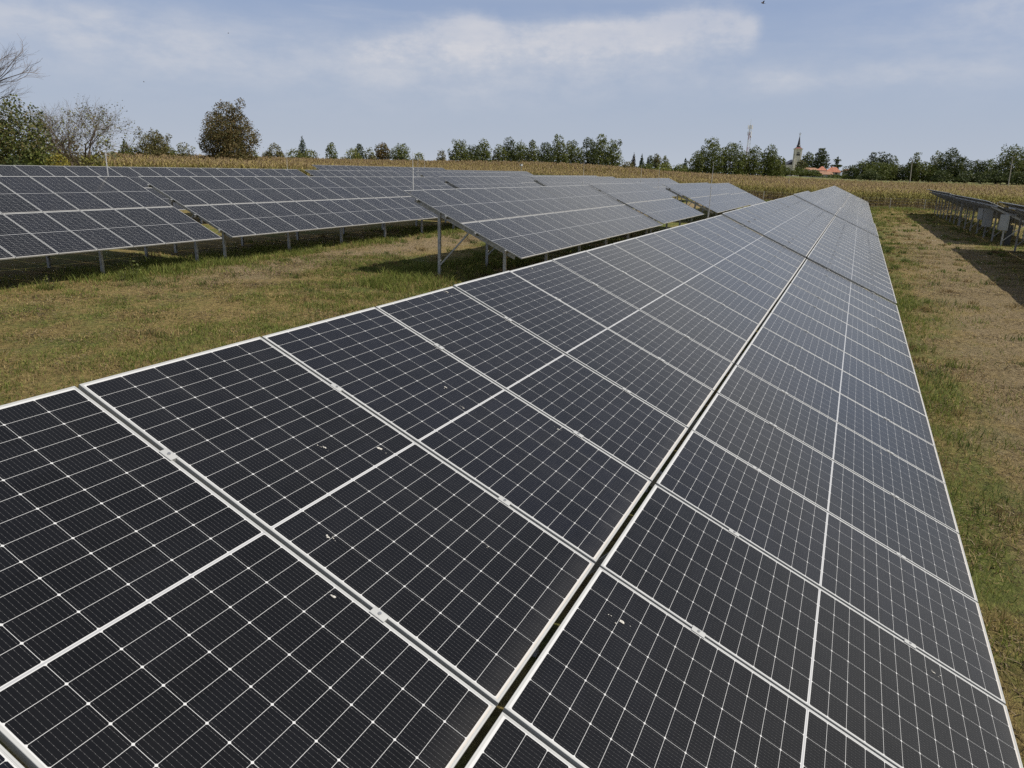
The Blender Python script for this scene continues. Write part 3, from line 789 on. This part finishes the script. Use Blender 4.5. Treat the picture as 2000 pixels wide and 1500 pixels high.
# ---- tree line on the right
for (px, t, w, D, k, pal, lab) in (
        (1662, 321, 34, 430, 'broad', DEEP, 'low dark tree right beside the house'), (1683, 313, 34, 420, 'broad', GREEN + DEEP, 'green tree left of the three lobed dark one'),
        (1700, 297, 26, 425, 'broad', DEEP, 'left lobe tree of the tall dark cluster right of the house'), (1717, 296, 24, 430, 'broad', DEEP, 'middle tree of the tall dark cluster right of the house'),
        (1728, 300, 18, 432, 'broad', DEEP, 'small right tree of the tall dark cluster'), (1740, 304, 20, 425, 'sparse', GREEN + PALE, 'lighter tree just right of the tall dark cluster'),
        (1720, 318, 50, 410, 'broad', GREEN + DEEP, 'wide low tree under the tall dark cluster'), (1752, 321, 36, 415, 'broad', GREEN, 'low green tree left of the first utility pole'),
        (1782, 297, 21, 405, 'sparse', GREEN + OLIVE, 'tall loose tree standing over the first utility pole'), (1776, 316, 36, 412, 'broad', DEEP + GREEN, 'dark bushy tree at the first utility pole'),
        (1802, 316, 36, 415, 'broad', GREEN, 'rounded low tree right of the first utility pole'), (1824, 295, 23, 418, 'sparse', PALE, 'pale thin leaved poplar left of the broad dark tree'),
        (1820, 322, 34, 405, 'broad', GREEN + OLIVE, 'low tree below the pale poplar'), (1850, 289, 44, 408, 'broad', DEEP + GREEN, 'broad dark domed tree in the right tree line'),
        (1874, 306, 36, 410, 'broad', DEEP + GREEN, 'sloping right shoulder tree of the broad dome'), (1903, 312, 28, 470, 'broad', DEEP + GREEN, 'farther low round tree left of a similar one'),
        (1926, 311, 32, 470, 'broad', GREEN + DEEP, 'farther low round tree right of a similar one'), (1968, 283, 52, 395, 'broad', GREEN + OLIVE, 'large rounded tree near the right edge by the second pole'),
        (1998, 286, 30, 400, 'broad', GREEN + OLIVE, 'tree cut off by the right edge of the picture')):
    tree(px, t, w * 1.08, D, k, pal, lab, base=.0, leaf=.36)
for (px, t, w, lab) in ((1885, 333, 44, 'dark hedge bush under the broad dome'), (1915, 334, 44, 'dark hedge bush left of the second pole'), (1945, 330, 46, 'dark hedge bush in front of the large rounded tree'),
                        (1978, 333, 46, 'dark hedge bush at the second pole'), (2000, 333, 34, 'dark hedge bush at the right edge'), (1700, 330, 40, 'dark hedge bush under the low tree right of the house'),
                        (1840, 330, 44, 'dark hedge bush below the poplar and dome')):
    tree(px, t, w, 385, 'bush', DEEP + GREEN, lab, 'bush', 'bush', leaf=.34)

# ------------------------------------------------------------------ church
def frustum(b, w0, z0, w1, z1, n=4, mi=0, rot=math.pi / 4):
    k = 1 / math.cos(math.pi / n)
    vs = [(w0 / 2 * k * math.cos(rot + 2 * math.pi * i / n), w0 / 2 * k * math.sin(rot + 2 * math.pi * i / n), z0) for i in range(n)]
    vs += [(w1 / 2 * k * math.cos(rot + 2 * math.pi * i / n), w1 / 2 * k * math.sin(rot + 2 * math.pi * i / n), z1) for i in range(n)]
    b.add(vs, [tuple(range(n - 1, -1, -1)), tuple(range(n, 2 * n))] + [(i, (i + 1) % n, n + (i + 1) % n, n + i) for i in range(n)], mi)
M_CREAM = simple('cream_plaster', (.70, .66, .58), .85, 0, .15, .5)
M_SLATE = simple('black_spire_sheet', (.035, .035, .042), .5, .2, .2, 1)
M_RUST = simple('red_brown_roof', (.16, .05, .04), .8, 0, .2, 1)
M_TILE = simple('orange_roof_tiles', (.36, .150, .095), .85, 0, .3, 1.2)
M_TILE2 = simple('weathered_roof_tiles', (.30, .17, .11), .85, 0, .3, 1.2)
M_WALL = simple('white_house_wall', (.60, .58, .54), .85, 0, .1, .6)
M_HOLE = simple('dark_opening', (.03, .03, .032), .4, 0, .1)
M_GREYW = simple('grey_outbuilding_wall', (.33, .34, .35), .85, 0, .15, .6)
DCH = 600
x, y = place(1552.5, DCH); z0 = g(x, y)
zz = lambda py: top_z(1554, py, DCH) - z0
root = empty('church', (x, y, z0), math.atan2(y - CAM[1], x - CAM[0]) + R(12)); tag(root, 'village church with cream tower and slim black spire', 'church')
u = DCH / FPX
wT = 9.6 * u
b = MB(); frustum(b, wT, -1, wT, zz(292)); 
for sx in (-1, 1):
    for sy in (-1, 1): b.box((sx * wT / 2 - .45, sy * wT / 2 - .45, -1), (sx * wT / 2 + .45, sy * wT / 2 + .45, zz(291.7)))
link('tower', b.mesh('tower', M_CREAM), root)
b = MB(); frustum(b, wT + 1.4, zz(292), wT + 1.9, zz(290.2)); frustum(b, wT + .5, zz(300.5), wT + .5, zz(299.8)); link('cornice', b.mesh('cornice', M_CREAM), root)
b = MB(); frustum(b, wT + .8, zz(290.2) + .01, wT * .70, zz(287.6)); link('tower_roof', b.mesh('tower_roof', M_RUST), root)
b = MB(); frustum(b, wT * .66, zz(287.6) + .01, wT * .60, zz(285.2), 8, 0, 0); frustum(b, wT * .70, zz(285.2), wT * .46, zz(282.5), 8, 0, 0); frustum(b, wT * .46, zz(282.5) + .01, wT * .08, zz(266), 8, 0, 0)
link('spire', b.mesh('spire', M_SLATE), root)
b = MB(); hb = zz(266); b.tube((0, 0, hb), (0, 0, zz(258)), .13, .1, 6); b.box((-.12, -.9, zz(260.6)), (.12, .9, zz(260.6) + .26)); b.tube((0, 0, hb + .6), (0, 0, hb + 1.5), .5, .5, 8)
link('cross', b.mesh('cross', M_BOLT), root)
for an in range(4):
    b = MB(); w = 1.1; z1, z2 = zz(304), zz(299.2)
    ring = [(-w, z1), (w, z1), (w, z2 - w * .4)] + [(w * math.cos(t), z2 - w * .4 + w * math.sin(t)) for t in np.linspace(.3, 2.84, 6)] + [(-w, z2 - w * .4)]
    n = len(ring); X0 = -wT / 2 - .06; X1 = -wT / 2 + .3
    b.add([(X0, a, c) for a, c in ring] + [(X1, a, c) for a, c in ring], [tuple(range(n - 1, -1, -1)), tuple(range(n, 2 * n))] + [(i, (i + 1) % n, n + (i + 1) % n, n + i) for i in range(n)])
    link('window', b.mesh('window', M_HOLE), root, (0, 0, 0), (0, 0, an * math.pi / 2))
b = MB(); hw = zz(322); b.box((wT / 2 + .02, -6, -1), (wT / 2 + 22, 6, hw)); link('nave', b.mesh('nave', M_CREAM), root)
b = MB(); hr = zz(311); x0, x1 = wT / 2 + .03, wT / 2 + 22.4
b.add([(x0, -6.6, hw), (x1, -6.6, hw), (x1, 6.6, hw), (x0, 6.6, hw), (x0, 0, hr), (x1 - 4, 0, hr)], [(0, 1, 5, 4), (2, 3, 4, 5), (1, 2, 5), (0, 4, 3), (0, 3, 2, 1)]); link('roof', b.mesh('roof', M_SLATE), root)

# ------------------------------------------------------------------ house with red roofs
DH = 470
x, y = place(1618, DH); z0 = g(x, y); u = DH / FPX
hz_ = lambda py: top_z(1618, py, DH) - z0
root = empty('house', (x, y, z0), math.atan2(y - CAM[1], x - CAM[0]) - math.pi / 2); tag(root, 'white village house with several orange tiled hip roofs', 'house')
# local: +x to the right in the picture, +y away from the camera
def hip(b, x0, x1, y0, y1, z1, z2, inset, over=.5, mi=0):
    x0 -= over; x1 += over; y0 -= over; y1 += over; ym = (y0 + y1) / 2
    b.add([(x0, y0, z1), (x1, y0, z1), (x1, y1, z1), (x0, y1, z1), (x0 + inset, ym, z2), (x1 - inset, ym, z2)],
          [(0, 1, 5, 4), (2, 3, 4, 5), (1, 2, 5), (3, 0, 4), (3, 2, 1, 0)], mi)
def X(p): return -(p - 1618) * u * -1
parts = [(1572, 1602, 6, 14, 332.5, 328, 3, M_TILE2, M_WALL), (1599, 1613, -2, 6, 333, 325, 2.4, M_TILE, M_WALL), (1612, 1637, 0, 9, 336, 326, 3.2, M_TILE, M_WALL),
         (1640, 1652, -1, 6, 333.5, 329, 1.2, M_TILE2, M_WALL), (1600, 1625, -9.5, -3, 341, 335, 1.6, M_TILE2, M_GREYW)]
for (p0, p1, y0, y1, ze, zr, ins, mt, mwall) in parts:
    b = MB(); b.box((X(p0), y0, -1), (X(p1), y1, hz_(ze))); link('wall', b.mesh('wall', mwall), root)
    b = MB(); hip(b, X(p0), X(p1), y0, y1, hz_(ze) + .01, hz_(zr), ins); link('roof', b.mesh('roof', mt), root)
for p, ze in ((1615, 338), (1622, 339), (1630, 339), (1644, 335.5), (1649, 335.5)):
    b = MB(); b.box((X(p) - .5, -1.08, hz_(ze) - .7), (X(p) + .5, -.5, hz_(ze) + .8)); link('window', b.mesh('window', M_HOLE), root)
b = MB(); b.box((X(1621) - .4, 4, hz_(328)), (X(1621) + .4, 4.8, hz_(324))); link('chimney', b.mesh('chimney', M_TILE2), root)

# ------------------------------------------------------------------ telecom mast
DM = 560
x, y = place(1455.5, DM); z0 = g(x, y); Hm = top_z(1461, 245, DM) - z0
root = empty('telecom_mast', (x, y, z0)); tag(root, 'red and white lattice telecom mast above the second grove', 'telecom mast')
M_RED = simple('mast_red', (.26, .10, .085), .6); M_MW = simple('mast_white', (.62, .62, .62), .6)
b = MB(); nseg = 14
def leg(k, t): w = 1.7 * (1 - .55 * t); an = 2 * math.pi * k / 3 + .4; return np.array([w * math.cos(an), w * math.sin(an), Hm * t])
for i in range(nseg):
    t0, t1 = i / nseg, (i + 1) / nseg; mi = 0 if (i // 2) % 2 else 1
    for k in range(3):
        b.bar(leg(k, t0), leg(k, t1), .20, .20, (0, 1, 0), mi); b.bar(leg(k, t0), leg((k + 1) % 3, t1), .10, .10, (0, 1, .3), mi); b.bar(leg(k, t1), leg((k + 1) % 3, t1), .09, .09, (0, 0, 1), mi)
link('lattice', b.mesh('lattice', [M_RED, M_MW]), root)
for t, n, r in ((.97, 6, 1.5), (.84, 3, 1.3)):
    for k in range(n):
        an = 2 * math.pi * k / n; b = MB(); c, s = math.cos(an), math.sin(an)
        b.bar((c * r, s * r, Hm * t - 1.3), (c * r, s * r, Hm * t + 1.3), .38, .22, (-s, c, 0)); b.bar((c * .5, s * .5, Hm * t), (c * (r - .12), s * (r - .12), Hm * t), .09, .09, (0, 0, 1))
        link('antenna', b.mesh('antenna', M_MW), root)
b = MB(); b.tube((1.0, -.6, Hm * .78), (1.3, -.9, Hm * .78), .6, .6, 12); link('dish', b.mesh('dish', M_MW), root)
b = MB(); b.tube((0, 0, Hm), (0, 0, Hm + 4.2), .12, .05, 6); link('lightning_rod', b.mesh('lightning_rod', M_MW), root)

# ------------------------------------------------------------------ utility poles and pasture fence on the right
M_POLE = simple('weathered_wood_pole', (.30, .28, .25), .9, 0, .2)
for (px, t, D, lean, lab) in ((1778.5, 311, 330, 3.0, 'pale leaning utility pole in front of the right tree line'), (1971, 306, 330, 2.0, 'utility pole before the large rounded tree near the right edge')):
    x, y = place(px, D); z0 = g(x, y); h = top_z(px, t, D) - z0
    root = empty('utility_pole', (x, y, z0)); tag(root, lab, 'utility pole', 'utility poles in the meadow'); root.rotation_euler = (R(-lean), 0, 0)
    b = MB(); b.tube((0, 0, -.5), (0, 0, h), .17, .12, 8); link('pole', b.mesh('pole', M_POLE), root)
    b = MB(); b.box((-.05, -.6, h - .5), (.05, .6, h - .4)); link('crossarm', b.mesh('crossarm', M_POLE), root)
    for k in (-.5, 0.0, .5):
        b = MB(); b.tube((0, k, h - .4), (0, k, h - .2), .05, .04, 6); link('insulator', b.mesh('insulator', M_WHITE), root)
fence([place(1705, 300), place(1800, 285), place(1905, 275), place(2010, 268)], 5.5, 2.3, 'old pasture fence beyond the corn on the right', 3, .07, 'pasture_fence', M_POLE)

# ------------------------------------------------------------------ corn
def corn():
    cx, cy, lev = [], [], []
    def scatter(x0, x1, y0, y1, dens, lv):
        n = int((x1 - x0) * (y1 - y0) * dens); cx.append(rng.uniform(x0, x1, n)); cy.append(rng.uniform(y0, y1, n)); lev.append(np.full(n, lv))
    scatter(114.5, 121, -45, 66, 2.9, 0)
    scatter(121, 140, -50, 80, 1.5, 1)
    scatter(140, 290, -85, 150, .55, 2)
    scatter(30, 114.5, 49.5, 56, 2.6, 0)
    scatter(28, 114.5, 56, 75, 1.2, 1)
    scatter(25, 140, 75, 190, .42, 2)
    x = np.concatenate(cx); y = np.concatenate(cy); lv = np.concatenate(lev)
    D = np.hypot(x - CAM[0], y - CAM[1]); keep = (D < 272) & (np.arctan2(y - CAM[1], x - CAM[0]) < az_el(212, 310)[0] + rng.normal(0, .006, len(x)))
    x, y, lv = x[keep], y[keep], lv[keep]; z = zg(x, y); n = len(x)
    H = rng.normal(2.33, .10, n)
    tone = rng.random(n); right = sstep(-(y - .35 * (x - 100)), -25, 40) * .5
    Vs, Fs4, Fs3, Cs = [], [], [], []; off = 0
    def push(V, F, C, three=False):
        nonlocal off
        Vs.append(V.reshape(-1, 3)); Cs.append(C.reshape(-1, 3)); (Fs3 if three else Fs4).append(F + off); off += V.size // 3
    def leaves(sel, hfrac, length, width, pal0, pal1):
        m = len(sel); a = rng.uniform(0, 2 * math.pi, m); d = np.stack([np.cos(a), np.sin(a), 0 * a], 1); s = np.stack([-np.sin(a), np.cos(a), 0 * a], 1)
        L = length * rng.uniform(.7, 1.25, m)[:, None]; w = width * rng.uniform(.7, 1.3, m)[:, None]
        P = np.stack([x[sel], y[sel], z[sel] + H[sel] * hfrac * rng.uniform(.93, 1.07, m)], 1); upv = np.array([0, 0, 1.0])
        up = rng.uniform(.15, .45, m)[:, None]; dr = rng.uniform(-.35, .25, m)[:, None]
        p1 = P + d * L * .5 + upv * L * up; p2 = P + d * L * .95 + upv * L * dr
        V = np.stack([P - s * w * .5, P + s * w * .5, p1 + s * w * .5, p1 - s * w * .5, p2], 1)
        k = np.arange(m)[:, None] * 5
        t = np.clip(tone[sel] * .7 + rng.random(m) * .5 - .1, 0, 1)[:, None]
        c = np.array(pal0) * (1 - t) + np.array(pal1) * t; r_ = right[sel][:, None] * (hfrac < .9); c = c * (1 - r_) + np.array((.235, .225, .055)) * r_; c = c * rng.uniform(.84, 1.16, (m, 1))
        C = np.repeat(c[:, None, :], 5, 1)
        q = k + np.array([0, 1, 2, 3]); tr = k + np.array([3, 2, 4])
        o = off; Vs.append(V.reshape(-1, 3)); Cs.append(C.reshape(-1, 3)); Fs4.append(q + o); Fs3.append(tr + o)
        return 5 * m
    GR, YE, BR, TA = (.115, .125, .034), (.27, .225, .070), (.145, .102, .055), (.235, .172, .095)
    i0, i1, i2 = np.where(lv == 0)[0], np.where(lv == 1)[0], np.where(lv == 2)[0]
    for sel, rep, wd, ln in ((i0, 1, .075, .75), (i1, 1, .085, .75)):
        for hf, pa, pb in ((.18, BR, (.10, .06, .03)), (.30, BR, YE), (.42, GR, BR), (.52, GR, YE), (.62, GR, YE), (.70, YE, GR), (.78, YE, GR), (.86, YE, TA), (.92, TA, YE)):
            if rep == 1 and sel is i1 and hf < .5: continue
            off += leaves(sel, hf, ln, wd, pa, pb)
    for hf, pa, pb in ((.66, GR, YE), (.76, YE, BR), (.84, YE, TA), (.90, TA, YE), (.95, TA, BR)):
        off += leaves(i2, hf, .85, .125, pa, pb)
    # stalks and tassels
    for sel, w, tw in ((np.r_[i0, i1], .022, .045), (i2, .03, .10)):
        m = len(sel); a = rng.uniform(0, math.pi, m); s = np.stack([np.cos(a), np.sin(a), 0 * a], 1) * w
        P = np.stack([x[sel], y[sel], z[sel]], 1); T = P + np.stack([rng.normal(0, .05, m), rng.normal(0, .05, m), H[sel] * .95], 1)
        V = np.stack([P - s, P + s, T + s * .6, T - s * .6], 1); c = np.array(BR) * rng.uniform(.7, 1.3, (m, 1))
        push(V, np.arange(4 * m).reshape(m, 4), np.repeat(c[:, None, :], 4, 1))
        for j in range(4):
            a = rng.uniform(0, 2 * math.pi, m); e = T + np.stack([np.cos(a) * .16, np.sin(a) * .16, rng.uniform(.10, .34, m)], 1)
            s2 = np.stack([-np.sin(a), np.cos(a), 0 * a], 1) * tw * .5
            V = np.stack([T - s2, T + s2, e], 1); c = np.array((.20, .145, .085)) * rng.uniform(.7, 1.3, (m, 1))
            push(V, np.arange(3 * m).reshape(m, 3), np.repeat(c[:, None, :], 3, 1), True)
    V = np.concatenate(Vs); C = np.concatenate(Cs)
    return np_mesh('corn_field', V, [np.concatenate(Fs4), np.concatenate(Fs3)], M_CORN, C)
tag(link('corn_field', corn()), 'ripe yellow brown corn crop standing behind the solar rows', 'corn', kind='stuff')

# ------------------------------------------------------------------ grass
def vnoise(x, y, s, seed):
    r = np.random.default_rng(seed); G = r.random((64, 64)); xs, ys = np.asarray(x) * s, np.asarray(y) * s
    xi, yi = np.floor(xs).astype(int), np.floor(ys).astype(int); fx, fy = xs - xi, ys - yi
    fx = fx * fx * (3 - 2 * fx); fy = fy * fy * (3 - 2 * fy)
    gg = lambda a, b: G[a % 64, b % 64]
    return (gg(xi, yi) * (1 - fx) + gg(xi + 1, yi) * fx) * (1 - fy) + (gg(xi, yi + 1) * (1 - fx) + gg(xi + 1, yi + 1) * fx) * fy
def grass():
    X, Y, Hh, Cc = [], [], [], []
    def zone(x0, x1, y0, y1, dens, h, green, clump=.5):
        n = int((x1 - x0) * (y1 - y0) * dens); x = rng.uniform(x0, x1, n); y = rng.uniform(y0, y1, n)
        d = .40 * vnoise(x, y, .45, 3) + .36 * vnoise(x, y, 1.7, 4) + .24 * vnoise(x, y, 5, 5)
        bare = np.exp(-((y - 14.6 + 2 * (vnoise(x, y, .3, 8) - .5)) / 1.7) ** 2) * (x > 11) + np.exp(-((y + 7.9) / 2.1) ** 2) * (x < 75)
        keep = rng.random(n) < np.clip((d - .22) * 2.2, .06, 1) * (1 - .85 * np.clip(bare, 0, 1))
        x, y, d = x[keep], y[keep], d[keep]; m = len(x)
        gm = (rng.random(m) < np.clip(green + (d - .5) * 1.9, .03, .95))
        st = np.array([(.31, .235, .095), (.22, .165, .066), (.38, .30, .14)])[rng.integers(0, 3, m)]
        gr = np.array([(.155, .19, .042), (.115, .15, .032), (.20, .21, .058)])[rng.integers(0, 3, m)]
        X.append(x); Y.append(y); Hh.append(h * (.5 + d) * rng.uniform(.5, 1.3, m) * np.where(gm, 1.15, .8)); Cc.append(np.where(gm[:, None], gr, st) * rng.uniform(.6, 1.4, (m, 1)))
    zone(2, 22, 3, 16.5, 600, .060, .46)            # near left lawn
    zone(12, 45, 8, 20, 160, .075, .40)
    zone(8, 40, 15.7, 18.2, 300, .15, .85)          # lush strip before the left tables
    zone(16, 26, 8.2, 10.8, 420, .20, .85)          # lush strip by the exposed brace
    zone(2, 14, -8.5, -4.1, 420, .070, .24)         # right aisle, near
    zone(2, 30, -5.2, -4.0, 190, .11, .55)          # lush strip under the lower edge
    zone(14, 50, -11, -4, 170, .075, .25)
    zone(50, 112, -16, -3, 36, .12, .35)
    zone(30, 60, 14, 20, 100, .12, .5); zone(37, 52, 26, 30, 60, .5, .8)
    zone(20, 112, 43, 49, 26, .35, .6); zone(106, 114, -40, 40, 40, .30, .45)
    def tufts(x0, x1, y0, y1, dens, h, green):
        n = int((x1 - x0) * (y1 - y0) * dens); tx = rng.uniform(x0, x1, n); ty = rng.uniform(y0, y1, n)
        k = rng.random(n) < np.clip((vnoise(tx, ty, .6, 31) - .25) * 2, .05, 1); tx, ty = tx[k], ty[k]; n = len(tx)
        nb_ = rng.integers(14, 46, n); rad = rng.uniform(.05, .22, n); i = np.repeat(np.arange(n), nb_); m = len(i)
        isg = rng.random(n) < green
        gr = np.array([(.115, .15, .036), (.085, .115, .026), (.15, .175, .05), (.07, .10, .03)])[rng.integers(0, 4, n)]; st = np.array([(.30, .23, .11), (.22, .165, .075), (.17, .12, .06)])[rng.integers(0, 3, n)]
        X.append(tx[i] + rng.normal(0, 1, m) * rad[i]); Y.append(ty[i] + rng.normal(0, 1, m) * rad[i]); Hh.append(h * rng.uniform(.5, 1.6, n)[i] * rng.uniform(.5, 1.2, m))
        Cc.append(np.where(isg[:, None], gr, st)[i] * rng.uniform(.65, 1.4, (m, 1)))
    tufts(2, 24, 3, 17, 2.2, .10, .75); tufts(12, 45, 8, 20, .8, .13, .7); tufts(2, 20, -9, -4.0, 1.8, .13, .6); tufts(18, 60, -12, -4, .9, .13, .6); tufts(2, 60, -5.6, -4.1, 1.5, .15, .75); tufts(60, 112, -14, -4, .3, .2, .6)
    x, y, h, c = map(np.concatenate, (X, Y, Hh, Cc)); nb = len(x)
    def litter(x0, x1, y0, y1, dens):
        n = int((x1 - x0) * (y1 - y0) * dens); lx = rng.uniform(x0, x1, n); ly = rng.uniform(y0, y1, n)
        k = rng.random(n) < np.clip(vnoise(lx, ly, .8, 21) * 1.3, .15, 1); lx, ly = lx[k], ly[k]; n = len(lx)
        cc = np.array([(.34, .26, .135), (.24, .18, .09), (.095, .070, .038), (.30, .24, .15), (.06, .046, .026)])[rng.integers(0, 5, n)]
        return lx, ly, rng.uniform(.008, .03, n), cc * rng.uniform(.7, 1.3, (n, 1))
    L = [litter(2, 22, 3, 16.5, 330), litter(12, 45, 8, 20, 130), litter(2, 16, -9.5, -4, 420), litter(14, 50, -12, -4, 150), litter(50, 110, -16, -3, 22), litter(30, 60, 14, 20, 60)]
    x = np.r_[x, np.concatenate([q[0] for q in L])]; y = np.r_[y, np.concatenate([q[1] for q in L])]; h = np.r_[h, np.concatenate([q[2] for q in L])]
    c = np.concatenate([c] + [q[3] for q in L]); z = zg(x, y); n = len(x)
    D = np.hypot(x - CAM[0], y - CAM[1]); w = .0022 + D * .00028
    a = rng.uniform(0, 2 * math.pi, n); s = np.stack([np.cos(a), np.sin(a), 0 * a], 1) * w[:, None]
    l = rng.normal(0, .55, (n, 2)) * h[:, None]
    la = rng.uniform(0, 2 * math.pi, n - nb); ll = rng.uniform(.05, .16, n - nb) * (1 + D[nb:] * .02); l[nb:] = np.stack([np.cos(la) * ll, np.sin(la) * ll], 1)
    s[nb:] = np.stack([-np.sin(la), np.cos(la), 0 * la], 1) * (w[nb:] * 1.5)[:, None]
    P = np.stack([x, y, z - .01], 1); T = P + np.stack([l[:, 0], l[:, 1], h], 1); M_ = P + np.stack([l[:, 0] * .35, l[:, 1] * .35, h * .62], 1)
    V = np.stack([P - s, P + s, M_ + s * .7, M_ - s * .7, T], 1).reshape(-1, 3); k = np.arange(n)[:, None] * 5
    print('grass blades', n)
    return np_mesh('grass', V, [k + np.array([0, 1, 2, 3]), k + np.array([3, 2, 4])], M_GRASS, np.repeat(c, 5, 0))
tag(link('grass', grass()), 'short patchy green and straw coloured grass between the rows', 'grass', kind='stuff')

# a few taller weeds at the shaded edge of the left table
def weed(px, py, y, h, label, n=26):
    P = at_y(px, py, y); x = P[0]; z0 = g(x, y)
    root = empty('weed', (x, y, z0)); tag(root, label, 'weed', 'weeds in front of the left tables')
    b = MB(); pts = []
    for k in range(5):
        a = k * 1.3; e = np.array([math.cos(a) * h * .35, math.sin(a) * h * .35, h * random.uniform(.7, 1)]); b.tube((0, 0, -.05), e, .006, .003, 4); pts += [e * t for t in np.linspace(.25, 1, n // 5)]
    link('stem', b.mesh('stem', M_BARK), root)
    pts = [p for p in pts for _ in range(3)]
    V, F = leaf_quads(np.array(pts) + rng.normal(0, .035, (len(pts), 3)), h * .075)
    link('leaves', np_mesh('leaves', V, F, M_LEAF, np.repeat(tints(len(pts), GREEN), 4, 0)), root)
weed(97, 545, 15.75, .36, 'leafy green weed left of the first post at the shadow edge')
weed(238, 527, 15.7, .32, 'small leafy weed right of the first post at the shadow edge')
weed(262, 528, 15.9, .5, 'taller grassy weed beside the small leafy one')

# ------------------------------------------------------------------ birds
M_BIRD = simple('brown_bird', (.10, .07, .05), .8)
def bird(px, py, D, span, label):
    d = px_dir(px, py); P = CAM + d * D
    b = MB(); s = span
    body = [(-.32, .0), (-.2, .07), (0, .10), (.16, .08), (.27, .06), (.36, .0)]
    for (xa, ra), (xb, rb) in zip(body[:-1], body[1:]): b.tube((xa * s, 0, 0), (xb * s, 0, 0), ra * s, rb * s, 8, cap=False)
    b.add([(-.30 * s, -.02 * s, 0), (-.30 * s, .02 * s, 0), (-.52 * s, .10 * s, .01 * s), (-.52 * s, -.10 * s, .01 * s)], [(0, 1, 2, 3)])
    root = link('bird', b.mesh('bird', M_BIRD, True), None, tuple(P), (0, R(-10), R(120))); tag(root, label, 'bird', 'birds in the sky')
    for k in (-1, 1):
        w = MB(); w.add([(.14 * s, k * .08 * s, .03 * s), (.16 * s, k * .34 * s, .24 * s), (.02 * s, k * .62 * s, .30 * s), (-.08 * s, k * .34 * s, .2 * s), (-.12 * s, k * .08 * s, .03 * s)], [(0, 1, 3, 4), (1, 2, 3)])
        link('wing', w.mesh('wing', M_BIRD), root)
bird(1490, 6, 40, .26, 'small brown bird flying at the top right of the cloud')
bird(446, 65, 120, .3, 'tiny distant bird in the sky above the brown tree')
bird(281, 160, 120, .3, 'tiny distant bird in the sky left of the brown tree')
